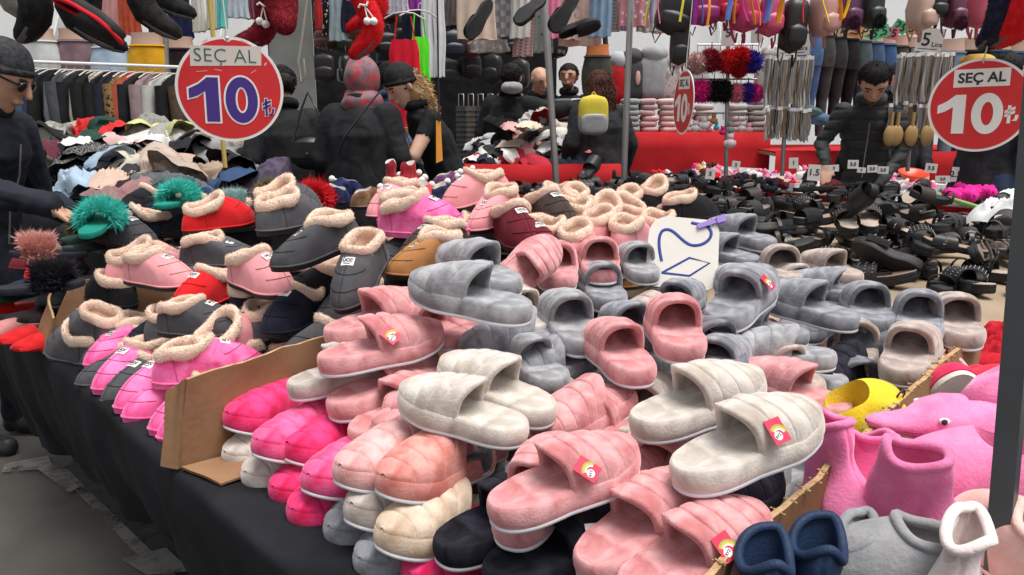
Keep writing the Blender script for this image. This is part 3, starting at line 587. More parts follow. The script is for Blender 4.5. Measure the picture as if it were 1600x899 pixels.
BOO = '''S 285,352,400,338,1.0,.0,0 red|red fleece slipper with black sole on top of the left pile
S 290,402,400,402,.92,.0,0 grey2|dark grey fleece slipper right under the red one
S 372,358,525,326,1.03,.0,0 grey2|dark grey fleece slipper with white label, front of the pair behind the grey crossed pair
S 392,333,505,315,1.03,.0,0 grey2|dark grey fleece slipper rear of the pair right of the red one
S 556,358,430,415,1.045,-.06,0 grey|dark grey fleece slipper lying toe down left over its crossed mate
S 590,375,532,485,1.035,-.11,0 grey|dark grey fleece slipper standing toe down with label facing the camera
S 362,422,457,455,.93,-.02,0 pink|light pink fleece slipper below the crossed grey pair
S 560,445,446,455,.90,-.02,0 black|black fleece slipper under the crossed grey pair
S 195,424,307,440,.90,-.01,0 pink|light pink fleece slipper in profile on the far left stack
H 165,430,.905,55,0,0 pink|light pink fleece slipper seen from its heel, left one of two
H 192,430,.905,50,0,0 pink|light pink fleece slipper seen from its heel, right one of two
T 245,372,.965,-20,-6,0 grey|dark grey fleece slipper lying behind the pink heels
S 590,348,735,356,1.02,.0,0 hotpink|hot pink fleece slipper with white label in profile at the back
S 588,335,715,330,1.01,.0,0 hotpink|hot pink fleece slipper behind the labelled hot pink one
S 668,302,557,340,1.04,-.03,0 pink|light pink fleece slipper pointing left behind the hot pink pair
S 795,285,688,325,1.08,-.07,0 pink|light pink fleece slipper topmost at the back with label on its vamp
S 808,308,735,360,1.065,-.07,0 pink|light pink fleece slipper toe down in front of the topmost pink one
S 258,505,372,510,.82,.0,0 grey|dark grey fleece slipper in profile in the middle of the left pile
H 225,520,.80,45,0,0 grey2|dark grey fleece slipper seen from its heel with fleece opening up
H 205,470,.84,140,0,0 black|black fleece slipper under the pink heel pair
H 190,528,.775,150,0,0 grey2|dark grey fleece slipper by the left cardboard box side, upper one
H 165,560,.72,150,0,0 grey2|dark grey fleece slipper by the left cardboard box side, lower one
T 132,560,.755,-110,-4,0 hotpink|hot pink fleece slipper with pointed toe furthest left of the pink row
T 145,597,.735,-112,-2,0 hotpink|hot pink fleece slipper second from the left in the pink row
T 178,625,.735,-122,0,0 hotpink|hot pink fleece slipper third from the left in the pink row
T 192,640,.728,-118,0,0 hotpink|hot pink fleece slipper with rounded toe just below the third one
T 232,658,.735,-126,0,0 hotpink|hot pink fleece slipper fifth in the pink row
T 246,672,.725,-122,0,0 hotpink|hot pink fleece slipper next to the cardboard box flap
T 262,694,.722,-128,0,0 hotpink|hot pink fleece toe poking out at the cardboard box flap
H 235,585,.79,20,0,0 hotpink|hot pink fleece slipper heel raised above the pink row
H 315,570,.80,75,6,0 pink|pale pink fleece slipper with fleece spilling over the cardboard top
T 118,590,.722,-120,0,0 grey|dark grey fleece toe at the table edge below the pointed pink toe
T 158,616,.715,-118,0,0 grey|dark grey fleece toe under the hot pink row
S 345,450,300,475,.86,-.02,0 red|red fleece slipper mostly hidden in the left pile
H 362,488,.87,70,0,0 navy|navy fleece slipper left of the pale fleece mouth
H 392,525,.83,80,0,0 grey2|dark grey fleece slipper heel behind the cardboard top
S 500,475,418,515,.85,-.01,0 navy|navy fleece slipper with wide pale mouth above the cardboard side
S 718,392,612,424,.985,-.02,0 brown|brown fleece slipper behind the tall pink stack
S 715,372,640,400,1.0,-.02,0 dkbrown|dark brown fleece slipper behind the brown one
S 770,345,850,392,1.0,-.02,0 maroon|maroon fleece slipper left in the far fleece cluster
S 330,415,290,440,.87,0,0 grey2|dark grey fleece slipper under the grey one below the red slipper
S 800,365,868,400,.98,-.02,0 maroon|maroon fleece slipper lower left in the far fleece cluster
S 820,330,905,352,1.0,.0,0 dkbrown|dark brown fleece slipper behind the maroon ones
H 850,388,.99,80,0,0 tan|tan fleece slipper heel next to the maroon slippers
H 890,398,.985,75,0,0 pink|pink fleece slipper heel in the far fleece cluster
H 865,350,1.0,60,0,0 tan|tan fleece slipper in the upper left of the far fleece cluster
H 905,352,1.01,95,0,0 brown|brown fleece slipper in the centre of the far fleece cluster
H 925,372,1.0,70,0,0 pink|pink fleece slipper below the centre of the far fleece cluster
H 945,352,1.01,80,0,0 tan|tan fleece slipper right of the centre of the far cluster
H 962,385,.985,60,0,0 pink|pink fleece slipper heel at the cluster's lower right
H 985,330,1.01,85,0,0 pink|pink fleece slipper at the top of the far fleece cluster
H 1000,352,1.0,110,0,0 pink|pink fleece slipper at the right of the far fleece cluster
H 1020,375,.985,70,0,0 pink|pink fleece slipper behind the cardboard price tile
H 1035,335,1.0,30,0,0 black|black fleece slipper at the far right of the fleece cluster
H 1010,318,1.02,60,0,0 black|black fleece slipper top right of the fleece cluster
H 880,325,1.03,100,0,0 pink|pink fleece slipper pair half, left, above the cluster
H 905,330,1.03,95,0,0 pink|pink fleece slipper pair half, right, above the cluster
'''
for line in BOO.strip().split('\n'):
    sp, lab = line.split('|'); q = sp.split(' '); bootie(place(sp, BL, .03), q[2], lab, 'sole' not in lab)
g = np.random.default_rng(5)
for k in range(44):
    t = .12+.85*g.random(); n = .15+.95*g.random(); z = .705+.24*sm(.1, .8, n)*g.random()
    y = YAW_OUT+g.normal()*.3; bootie(dirM(TN(t, n, z), (math.cos(y), math.sin(y), g.normal()*.06), g.normal()*.1, 1, (BL/2, 0, 0)), ['grey', 'black', 'grey2', 'navy', 'dkbrown'][k % 5], '%s fleece slipper buried %s in the left pile, seen in gaps' % (dict(grey='grey', grey2='mid grey', black='black', navy='navy', dkbrown='dark brown')[['grey', 'black', 'grey2', 'navy', 'dkbrown'][k % 5]], 'near the front' if n < .5 else 'midway' if n < .8 else 'deep'), False, 'fleece slippers buried in the left pile')
for k in range(22):
    t = .1+.7*g.random(); n = 1.0+.9*g.random(); z = .71+.2*g.random()
    y = YAW_OUT+g.normal()*.5; bootie(dirM(TN(t, n, z), (math.cos(y), math.sin(y), g.normal()*.06), g.normal()*.1, 1, (BL/2, 0, 0)), ['brown', 'maroon', 'dkbrown', 'tan'][k % 4], '%s fleece slipper buried below the far fleece cluster' % ['chestnut brown', 'maroon', 'dark brown', 'tan'][k % 4], False, 'fleece slippers buried in the far cluster')

# ------------------------------------------------------------------ soft animal boots in the right box
BOOT = bootie_meshes(61, L=.17, oc=.30, oa=.24, ob=.024, zo=.150, zf=.004, shaft=True, soft=1., seamed=False, collar=False, fold=.005, wide=1.15)
BOOT2 = bootie_meshes(66, L=.17, oc=.30, oa=.23, ob=.021, zo=.145, zf=.008, shaft=True, soft=1., seamed=False, collar=False, fold=-.006, wide=1.15)
PAD = bootie_meshes(71, L=.19, oc=.32, oa=.2, ob=.034, zo=.085, zf=.012, bulge=1.2, seamed=False, collar=False, wide=1.1)
FL = lambda c: cloth(c, 'soft_fleece', .97, .22, 34, .35, 190, .9)
def soft_boot(M, ms, col, label, lin=None, cat='slipper', name='soft_boot', solecol=None):
    t = thing(name, label, cat, M); m = FL(col); bd, so, li, _ = ms
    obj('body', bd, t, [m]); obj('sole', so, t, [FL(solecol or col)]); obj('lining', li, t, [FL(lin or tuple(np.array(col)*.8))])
    return t
def boot_rim(t, ms, col):   # padded rolled top edge
    v = np.array([q.co for q in ms[2].vertices])[:88]; b = MB(); b.tube(v, .0065, 8, True); return obj('rim', b.mesh('rim', [FL(col)]), t)
PNK = (.82, .21, .42); DOL = (.84, .24, .45)
def bm(x, y, z, yaw, pitch=0, roll=0, sc=1., anc=(.085, 0, .075)):
    d = (math.cos(R(yaw))*math.cos(R(pitch)), math.sin(R(yaw))*math.cos(R(pitch)), math.sin(R(pitch))); return dirM(at(x, y, z), d, R(roll), sc, anc)
LOW = (.09, 0, .045)
for (x, y, z, yaw, pi, ro, sc, ms, col, lab) in [
    (1318, 738, .86, -75, 0, 6, .88, BOOT, PNK, 'tall pink fleece boot nearest the torn divider'),
    (1392, 752, .84, -50, 6, -8, .82, BOOT2, PNK, 'pink fleece boot squeezed between two taller pink boots'),
    (1462, 792, .86, -40, -6, 14, .95, BOOT, PNK, 'pink fleece boot leaning right in front of the pink dolphin slipper')]:
    t = soft_boot(bm(x, y, z, yaw, pi, ro, sc), ms, col, lab); boot_rim(t, ms, col)
for (x, y, z, yaw, pi, ro, sc, ms, col, lab, so) in [
    (1405, 880, .83, 165, 0, 0, 1., PAD, (.26, .26, .27), 'grey fleece slipper with folded cuff at the bottom right', None),
    (1342, 880, .80, 60, 0, 0, .9, BOOT2, (.24, .25, .26), 'grey fleece boot with floppy cuff beside the navy boots', None),
    (1415, 815, .74, 40, 0, 0, 1., PAD, (.62, .03, .09), 'crimson slipper lying under the pink boots', None),
    (1490, 880, .84, 60, 0, 8, .95, BOOT2, (.80, .66, .63), 'pale pink and white fleece boot by the steel post', None),
    (1478, 618, .82, -100, 62, 0, .9, PAD, (.66, .02, .09), 'red slipper standing up with its pale sole showing', (.66, .64, .58)),
    (1472, 598, .80, 120, 25, 0, 1., PAD, (.80, .50, .47), 'pale peach slipper behind the red upright one', None),
    (1422, 632, .78, 100, 10, 0, 1., PAD, (.78, .34, .36), 'pink slipper left of the red upright one', None),
    (1545, 618, .82, -80, 50, 0, 1., PAD, (.62, .02, .06), 'red slipper with pale sole just left of the steel post', (.66, .62, .55)),
    (1360, 705, .76, 10, 0, 0, 1., PAD, (.70, .45, .02), 'yellow slipper deep in the box between pink boots', None),
    (1540, 705, .74, 20, 10, 0, 1., PAD, (.78, .3, .36), 'pink slipper filling the box behind the dolphin slipper', None),
    (1330, 800, .73, 10, 0, 0, 1., PAD, (.35, .02, .05), 'dark red slipper deep in the box at the divider', None),
    (1475, 850, .74, 30, 0, 0, 1., PAD, (.78, .16, .38), 'pink slipper deep in the box near the steel post', None),
    (1590, 700, .80, 100, 10, 0, 1., PAD, (.12, .12, .14), 'dark slipper right of the steel post', None),
    (1595, 850, .84, 100, 10, 0, 1., PAD, (.75, .48, .42), 'peach slipper at the lower right corner of the picture', None)]:
    t = soft_boot(bm(x, y, z, yaw, pi, ro, sc, LOW if ms is PAD else (.085, 0, .075)), ms, col, lab, solecol=so, name='fleece_boot' if ms is not PAD else 'soft_slipper'); boot_rim(t, ms, col)
NV = cloth((.012, .028, .07), 'navy_padded_cloth', .6, .2, 30, .3, 300, .3)
for (x, y, z, yaw, lab) in [(1200, 855, .885, 75, 'quilted navy boot with open top by the divider at the bottom'), (1284, 835, .885, 70, 'quilted navy boot right beside its open topped mate')]:
    t = thing('navy_boot', lab, 'slipper', bm(x, y, z, yaw, 0, 0, 1.0, (.06, 0, .15))); obj('body', BOOT[0], t, [NV]); obj('sole', BOOT[1], t, [RUBB]); obj('lining', BOOT[2], t, [NV]); v = np.array([q.co for q in BOOT[2].vertices])[:88]
    b = MB(); b.tube(v, .0055, 10, True); obj('padded_rim', b.mesh('padded_rim', [NV]), t)
    b = MB(); b.tube([[.1+.03*math.cos(a), -.048, .06+.016*math.sin(a)] for a in np.linspace(0, 5.5, 20)], .003, 6); obj('white_lettering', b.mesh('white_lettering', [WHITE]), t)
# pink dolphin slipper: head with a beak, eye and fin
t = thing('dolphin_slipper', 'pink plush dolphin slipper with a beak and one black and white eye', 'slipper', dirM(at(1470, 656, .88), (math.cos(R(178)), math.sin(R(178)), .10), 0, .88, (0, 0, 0)))
sec = [(-.13, .030, .030, .0), (-.10, .050, .046, .0), (-.05, .056, .050, .0), (0, .054, .046, 0), (.03, .046, .038, -.004), (.05, .034, .025, -.010), (.075, .029, .018, -.013), (.105, .024, .014, -.015), (.122, .014, .009, -.015), (.128, .003, .003, -.015)]
b = MB(); aa = np.arange(28)*2*math.pi/28; Rg = np.array([np.stack([np.full(28, x), ry*np.cos(aa), z+rz*np.sin(aa)], 1) for x, ry, rz, z in sec]); b.grid(Rg, cv=True, flip=True); b.fan(Rg[0], Rg[0].mean(0)); obj('body', b.mesh('body', [FL(DOL)]), t)

b = MB(); fin = [(-.10, .02), (-.02, .03), (-.05, .08), (-.085, .105), (-.105, .07)]; k = len(fin)
b.add([[x, -.016, z] for x, z in fin]+[[x, .016, z] for x, z in fin]+[[-.068, 0, .11]], [list(range(k)), list(range(k, 2*k))[::-1]]+[[i, k+i, k+(i+1) % k, (i+1) % k] for i in range(k)]); obj('fin', b.mesh('fin', [FL(DOL)]), t)
for sg in (1, -1):
    b = MB(); b.ball([.020, sg*.046, .014], [.010, .005, .006], 12); e = obj('eye', b.mesh('eye', [WHITE]), t); b = MB(); b.ball([.022, sg*.050, .014], [.0055, .003, .0055], 10); obj('pupil', b.mesh('pupil', [INK]), e)
b = MB(); b.tube([[.124-.09*u, .034*math.sin(u*1.5), -.022+.006*u] for u in np.linspace(0, 1, 8)], .0022, 6); obj('mouth_line', b.mesh('mouth_line', [FL((.5, .06, .2))]), t)
b = MB(); b.ball([0, 0, 0], [.085, .05, .028], 18, 0, .08, 3); o = obj('tail_fin', b.mesh('tail_fin', [FL(DOL)]), t, loc=(-.19, .03, .02), rot=(R(20), R(-20), R(30)))
t = soft_boot(bm(1525, 735, .85, 160, 0, 0, 1.15, LOW), PAD, DOL, 'big pink plush slipper bulging behind the steel post')
# yellow slipper
t = soft_boot(bm(1343, 640, .85, 30, 14, 0, .95, LOW), PAD, (.80, .58, .025), 'bright yellow plush slipper behind the pink boots', name='yellow_slipper')
b = MB(); b.tube([[.15+.012*math.cos(a), -.038-.004*math.sin(a), .058+.012*math.sin(a)] for a in np.linspace(-1, 4.4, 18)], .0016, 6); obj('stitched_curl', b.mesh('stitched_curl', [INK]), t)
# ------------------------------------------------------------------ steel post and price signs near the camera
PR = atY(1558, 899, .82); PT = atY(1606, 330, .86)
d = (PT-PR); b = MB(); a0 = PR-d*1.5; a1 = PR+d*2.2
b.tube(np.array([a0, a1]), .0172, 4); t = tag(obj('tent_post', b.mesh('tent_post', [STEEL], False)), 'dark steel tent post standing at the right edge of the picture', 'post')
def ten_mesh(e):
    b = MB(); h = .42
    one = [(-.30-e, -h-e), (-.06+e, -h-e), (-.06+e, h+e), (-.26-e*.4, h+e), (-.42, h-.13+e), (-.60-e, h-.22+e*.6), (-.60-e, h-.40-e), (-.45, h-.35-e), (-.30-e, h-.26-e)]
    prism(b, one, 0, .0006)
    a = np.arange(40)*2*math.pi/40; O = np.stack([.36+(.30+e)*np.cos(a), (h+.02+e)*np.sin(a)], 1); I = np.stack([.36+(.115-e)*np.cos(a), (h-.17-e)*np.sin(a)], 1)
    z = lambda P, q: np.column_stack([P, np.full(40, q)])
    b.grid([z(O, .0006), z(I, .0006)], cv=True); b.grid([z(O, 0), z(O, .0006)], cv=True); b.grid([z(I, .0006), z(I, 0)], cv=True)
    return b.mesh('ten', [INK], False)
def round_sign(c, r, label, toward=None, hand=False, roll=0, rope=None, squash=None):
    M = faceM(c, toward, roll=roll); t = thing('price_sign', label, 'sign', M)
    k = 72; a = np.arange(k)*2*math.pi/k; ring = np.stack([np.cos(a), np.sin(a)], 1)
    if hand: ring[(k//4-1):(k//4+2)] *= np.array([[.99], [.93], [1.0]])
    b = MB(); prism(b, ring*r, -.0015, .0015); obj('disc', b.mesh('disc', [WHITE], False), t)
    b = MB(); prism(b, ring*r*.945, .0015, .0022); obj('red_face', b.mesh('red_face', [plain((.60, .018, .022), 'scuffed_red_paint', .45)], False), t)
    b = MB()
    if hand:
        prism(b, [(-.70*r, .42*r), (.60*r, .47*r), (.62*r, .83*r), (-.68*r, .80*r)], .0022, .0030); obj('paper_strip', b.mesh('paper_strip', [plain((.62, .58, .52), 'old_tape', .6)]), t)
        obj('handwriting', text_mesh('SEÇ AL', .36*r, -.0006, .0002, space=1.05), t, [plain((.02, .1, .09), 'green_ink', .6)], loc=(-.06*r, .62*r, .0036))
        obj('number_edge', ten_mesh(.035), t, [WHITE], loc=(-.16*r, -.20*r, .0026), sc=(r, r, 1)); obj('number', ten_mesh(0), t, [NAVY], loc=(-.16*r, -.20*r, .0036), sc=(r, r, 1))
        obj('lira_mark', text_mesh('₺', .46*r, .0018, .0002), t, [WHITE], loc=(.70*r, -.36*r, .0030)); obj('lira_ink', text_mesh('₺', .46*r, .0002, .0002), t, [NAVY], loc=(.70*r, -.36*r, .0036))
        for (x, y, w, h, an) in [(-.4, .9, .1, .015, .4), (.3, .92, .12, .012, -.3), (.45, .35, .12, .012, .6), (-.5, .33, .2, .01, .1), (.68, .5, .06, .03, 1), (-.2, .36, .14, .012, -.2)]:
            b = MB(); M2 = Matrix.Translation((x*r, y*r, .0024))@Matrix.Rotation(an, 4, 'Z'); b.box((-w*r/2, -h*r/2, 0), (w*r/2, h*r/2, .0003), 0, M2); obj('scuff', b.mesh('scuff', [plain((.75, .45, .42), 'scuff', .7)]), t)
    else:
        prism(b, [(-.53*r, .40*r), (.53*r, .40*r), (.53*r, .78*r), (-.53*r, .78*r)], .0022, .0030); obj('paper_strip', b.mesh('paper_strip', [PAPER]), t)
        obj('lettering', text_mesh('SEÇ AL', .29*r, .0012, .0002), t, [INK], loc=(0, .585*r, .0036))
        obj('number', ten_mesh(0), t, [WHITE], loc=(-.20*r, -.18*r, .0028), sc=(r, r, 1))
        obj('lira_mark', text_mesh('₺', .50*r, .0012, .0002), t, [WHITE], loc=(.62*r, -.24*r, .0028))
    if rope:
        b = MB(); top = Vector((0, r*.96, 0)); Mi = M.inverted(); q = Mi@(Vector(c)+Vector(rope)); b.tube([top+Vector((0, -.01, .002)), top, q], .0022, 6); b.ball(top, .006, 8, 0, .2); obj('hanging_cord', b.mesh('hanging_cord', [plain((.55, .62, .55) if not hand else (.6, .58, .55), 'cord', .8)]), t)
    return t
round_sign(atY(360, 140, 2.3), .147, 'round red price sign with violet 10 and a handwritten paper strip', hand=True, rope=(-.01, 0, .5), roll=R(-1))
round_sign(atY(1530, 165, 2.6), .149, 'round red price sign with white 10 hanging at the right', rope=(.05, 0, .5), roll=R(2))
c3 = atY(1068, 160, 3.9); round_sign(c3, .155, 'round red price sign turned almost edge on near the middle', toward=Vector(c3)+Vector((-.965, -.10, .02)), rope=(.03, 0, .7))
# yellow tent pole behind the first sign
b = MB(); b.tube([atY(352, 262, 3.6), atY(324, -40, 3.6)], .010, 10); tag(obj('yellow_pole', b.mesh('yellow_pole', [plain((.55, .40, .10), 'yellow_paint', .5)])), 'thin yellow pole rising behind the violet 10 sign', 'pole')
# cardboard price tile lying on the heap
ct = atY(1066, 396, 1.86); M = faceM(ct, (-.15, 0, 2.1), roll=R(2)); t = thing('price_tile', 'big pale cardboard price tile with a blue drawn figure on the slides', 'sign', M)
pts = []
for (x, y, r, a0_, a1_) in [(.050, .052, .036, 0, 90), (-.038, .050, .046, 90, 180), (-.060, -.062, .026, 180, 270), (.056, -.064, .030, 270, 360)]:
    for a in np.linspace(R(a0_), R(a1_), 7): pts.append((x+r*math.cos(a), y+r*math.sin(a)))
b = MB(); prism(b, pts, -.002, .002); obj('board', b.mesh('board', [cloth((.66, .635, .59), 'pale_cardboard', .85, .06, 12, .15, 60, 0)], False), t)
def stroke(p, w): b = MB(); p = np.array(p); P3 = np.stack([p[:, 0], p[:, 1], np.full(len(p), .0028)], 1); b.tube(P3, w, 6, flatten=.25); return b.mesh('stroke', [BLUEINK])
def bez(P, n=30):
    P = np.array(P); o = []
    for i in range(0, len(P)-1, 3):
        for u in np.linspace(0, 1, n): o.append((1-u)**3*P[i]+3*u*(1-u)**2*P[i+1]+3*u*u*(1-u)*P[i+2]+u**3*P[i+3])
    return np.array(o)
two = bez([(-.048, -.022), (-.060, .02), (-.062, .055), (-.045, .060), (-.02, .068), (.0, .018), (.03, .020), (.062, .022), (.078, .052), (.058, .068), (.045, .078), (.03, .075), (.018, .080)])
obj('blue_two', stroke(two, .0036), t)
obj('blue_diamond', stroke([(-.046, -.052), (.018, -.012), (.066, -.024), (.020, -.058), (-.046, -.052)], .0026), t)
q = thing('clothes_peg', 'purple clothes peg clipped to the pale price tile', 'peg', M@Matrix.Translation((.062, .078, .004))@Matrix.Rotation(R(20), 4, 'Z'))
PEG = plain((.30, .20, .55), 'purple_plastic', .4)
for sg in (1, -1):
    b = MB(); b.box((-.03, -.006, sg*.003-.002), (.034, .006, sg*.003+.002)); b.box((.018, -.009, sg*.004-.002), (.040, .009, sg*.006+.002)); obj('peg_half', b.mesh('peg_half', [PEG]), q)
b = MB(); b.tube([[0, -.008, 0], [0, .008, 0]], .004, 8); obj('spring', b.mesh('spring', [METAL]), q)

# ------------------------------------------------------------------ fur slides, plush things at the left and back
def ring_sandal(L, wide=1., th=.022):
    K = 48; a = np.arange(K)*2*math.pi/K; s = np.clip(.5-.5*np.cos(a), .0005, .9995); w = np.interp(s, [0, .2, .42, .7, .9, 1], [.034, .037, .033, .046, .043, .037])*wide*np.clip(1-np.abs(2*s-1)**4, 0, 1)**.45
    rr = lambda sc, z: np.stack([L*(.5+(s-.5)*(1-(1-sc)*.4)), np.sign(np.sin(a))*w*sc, np.full(K, z)+.010*np.clip((s-.6)/.4, 0, 1)**2+.014*np.clip((.35-s)/.35, 0, 1)*(th > .03)], 1)
    return rr, K
def fur_slide(M, furc, solec, label, seed=0):
    t = thing('fur_slide', label, 'slipper', M); g = np.random.default_rng(seed); L = .25; rr, K = ring_sandal(L)
    b = MB(); b.grid([rr(.95, 0), rr(1, .004), rr(1, .016), rr(.97, .020), rr(.9, .019)], cv=True); b.fan(rr(.9, .019), [L/2, 0, .017], flip=True); b.fan(rr(.95, 0), [L/2, 0, 0]); obj('sole', b.mesh('sole', [cloth(solec, 'felt', .9, .15, 30, .3, 300, .3)]), t)
    th = np.linspace(0, math.pi, 14); P = np.array([[[x, .047*math.cos(q), .012+.052*math.sin(q)**.8] for q in th] for x in np.linspace(L*.48, L*.82, 7)])
    b = MB(); b.grid(P); p, n = sample_grid(P, 15000, g); n *= np.sign(n[:, 2:3]+.001*(n[:, 2:3] == 0)); n += g.normal(size=n.shape)*.25; b.strands(p, n/np.linalg.norm(n, axis=1)[:, None], .017, .0004, 0, 1.6, g)
    obj('fur_strap', b.mesh('fur_strap', [cloth(furc, 'fur', .9, .25, 25, 0, 100, .3)]), t)
TQ = (.07, .62, .53)
for k, (sp, fc, sc, lab) in enumerate([('S 215,325,330,300,1.02,.0,0', TQ, (.01, .22, .17), 'turquoise fur slide on top of the back left pile, right one'), ('S 95,378,205,318,.99,.03,0', TQ, (.01, .25, .19), 'turquoise fur slide left of the other turquoise one'),
    ('S 110,395,20,392,.92,.02,0', (.78, .42, .36), (.02, .02, .03), 'pale pink fur slide by the shopper\'s hand'), ('H 300,325,1.0,20,0,0', (.45, .62, .60), (.25, .26, .28), 'pale grey green fur slide behind the turquoise one'),
    ('S 450,330,520,298,1.02,.0,0', (.65, .012, .02), (.1, .01, .01), 'bright red fur slide behind the grey fleece pair'), ('S 395,320,450,300,1.01,.0,0', (.16, .14, .05), (.03, .03, .02), 'olive fur slide left of the red fur slide'),
    ('S 90,375,190,350,.96,.0,0', (.10, .075, .03), (.02, .05, .04), 'brown fur slide below the turquoise ones'), ('S 30,445,120,440,.92,.0,0', (.02, .02, .025), (.02, .02, .03), 'black fur slide on the left table end')]):
    fur_slide(place(sp, .25, .02)@Matrix.Diagonal((.85, .85, .85, 1)), fc, sc, lab, k)
# flat felt slippers stacked at the left table end
for k, (x, y, z, yaw, c, lab) in enumerate([(50, 522, .73, -110, (.55, .012, .015), 'red flat slipper lying at the left table edge, upper one'), (72, 532, .725, -105, (.55, .012, .015), 'red flat slipper lying at the left table edge, lower one'), (25, 510, .725, -112, (.6, .25, .25), 'pink flat slipper tip at the left table edge'),
    (15, 478, .76, -120, (.5, .012, .015), 'red flat slipper near the left picture border'), (60, 425, .86, -60, (.5, .012, .02), 'red flat slipper tucked among black ones on the left'), (40, 450, .82, -90, (.015, .02, .05), 'navy flat slipper in the dark left stack'), (90, 465, .80, -80, (.012, .012, .014), 'black flat slipper in the dark left stack'),
    (120, 420, .86, -70, (.012, .012, .014), 'black flat slipper higher in the dark left stack'), (20, 460, .8, -100, (.01, .06, .03), 'dark green flat slipper at the left border'), (130, 385, .92, -30, (.02, .035, .03), 'dark green flat slipper under the brown fur slide'), (70, 490, .76, -90, (.02, .01, .012), 'dark maroon flat slipper near the left cardboard box'), (110, 500, .75, -60, (.012, .012, .013), 'black flat slipper beside the left cardboard box')]):
    M = bm(x, y, z, yaw, 4, 0, .82, (.12, 0, .02)); t = thing('flat_slipper', lab, 'slipper', M); rr, K = ring_sandal(.24); fm = cloth(c, 'felt', .9, .15, 30, .3, 300, .3)
    b = MB(); b.grid([rr(.95, 0), rr(1, .004), rr(1, .016), rr(.94, .020)], cv=True); b.fan(rr(.94, .020), [.12, 0, .018], flip=True); b.fan(rr(.95, 0), [.12, 0, 0]); obj('sole', b.mesh('sole', [fm]), t)
    th = np.linspace(0, math.pi, 12); b = MB(); b.grid([[[.24*s_, (.044*max(1-((s_-.7)/.31)**4, 0)**.5)*math.cos(q), .012+(.04*max(1-((s_-.45)/.56)**2, 0)**.5)*math.sin(q)**.8] for q in th] for s_ in np.linspace(.5, .995, 10)]); obj('upper', b.mesh('upper', [fm]), t)
# dark mass filler slippers under the left end: a few black ones in stacks
for k in range(26):
    g = np.random.default_rng(200+k); tt = 1.15+.65*g.random(); nn = .15+1.0*g.random(); z = .705+.24*g.random()*sm(0, .5, nn); y = YAW_OUT+g.normal()*.5
    bootie(dirM(TN(tt, nn, z), (math.cos(y), math.sin(y), 0), 0, 1, (BL/2, 0, 0)), ['black', 'navy', 'black', 'maroon'][k % 4], '%s slipper half buried %s at the left table end' % (['black', 'navy', 'jet black', 'maroon'][k % 4], 'in front' if nn < .5 else 'behind'), False, 'dark slippers buried at the left table end')
# plush penguin-like and red plush slippers between stall and shoppers
for k, (x, y, z, yaw, c, lab) in enumerate([(540, 285, 1.02, 200, (.008, .012, .06), 'navy plush slipper with white pompoms behind the fleece pile'), (520, 295, 1.0, 170, (.008, .012, .05), 'navy plush slipper behind the red fur slide'), (612, 275, 1.04, 100, (.25, .008, .015), 'dark red plush boot with white trim behind the fleece pile'),
    (645, 278, 1.04, 60, (.32, .01, .02), 'dark red plush boot right of the white trimmed one'), (660, 290, 1.02, 90, (.6, .02, .03), 'red plush slipper with white bobble behind the pink fleece slipper'), (700, 275, 1.03, 10, (.15, .06, .14), 'dusty purple plush slipper behind the topmost pink one'), (725, 270, 1.03, 40, (.18, .08, .17), 'purple plush slipper furthest back'), (690, 292, 1.01, 60, (.01, .015, .05), 'navy and white striped plush slipper'), (575, 300, 1.0, 30, (.2, .1, .05), 'brown plush slipper behind the hot pink pair')]):
    t = thing('plush_boot', lab, 'slipper', bm(x, y, z, yaw, 0, 0, .9)); ms = (PAD, BOOT)[k in (2, 3)]; m = plushmat(c); obj('body', ms[0], t, [m]); obj('sole', ms[1], t, [RUBB]); obj('lining', ms[2], t, [FL((.7, .66, .62))])
    for q in range(2):
        b = MB(); b.ball([.13+.02*q, -.04+.05*q, .075+.02*q], .016, 12, 0, .1, q); obj('pompom', b.mesh('pompom', [FL((.8, .79, .77))]), t)

# ------------------------------------------------------------------ black sandals on the beige cloth
def sandal_meshes(kind):
    L = .25; th = .036 if kind != 2 else .026; rr, K = ring_sandal(L, 1., th)
    b = MB(); b.grid([rr(.94, 0), rr(1, .004), rr(1.0, th*.55), rr(.985, th*.6), rr(1., th*.65), rr(1, th-.004), rr(.96, th)], cv=True); b.fan(rr(.94, 0), [L/2, 0, 0]); sole = b.mesh('sole', [None])
    b = MB(); b.grid([rr(.96, th), rr(.93, th+.002), rr(.8, th-.001)], cv=True); b.fan(rr(.8, th-.001), [L/2, 0, th-.003+.006], flip=True); foot = b.mesh('footbed', [None])
    def strap(x0, x1, h=.045, w=.048, skew=0):
        a = np.linspace(0, math.pi, 16); P = np.array([[[x+skew*math.cos(q), w*math.cos(q), th*.6+(h+th*.4)*math.sin(q)**.75] for q in a] for x in np.linspace(x0, x1, 6)]); b = MB(); b.grid(P); c = P.mean((0, 1)); I = P+(c-P)*.07; b.grid(I, flip=True); b.grid([P[0], I[0]]); b.grid([P[-1], I[-1]], flip=True); return b
    st = []
    if kind == 0: st = [strap(L*.5, L*.84)]
    elif kind == 1: st = [strap(L*.47, L*.6), strap(L*.68, L*.82, .036)]
    elif kind == 2: st = [strap(L*.55, L*.72, .036, .046, .03), strap(L*.55, L*.72, .038, .047, -.03)]
    else: st = [strap(L*.52, L*.88, .042), strap(L*.03, L*.10, .05, .036)]
    if kind == 1:
        s0 = st[0]; s0.box((L*.50, -.022, th+.036), (L*.575, -.002, th+.043), 1)
    if kind == 0:
        for q in np.linspace(.5, 2.64, 9):
            for x in (.56, .66, .76): st[0].ball([L*x, .050*math.cos(q), th*.6+(.047+th*.4)*math.sin(q)**.75], .0028, 5, 1)
    return sole, foot, [s_.mesh('strap', [None, METAL]) for s_ in st]
SAND = [sandal_meshes(k) for k in range(4)]
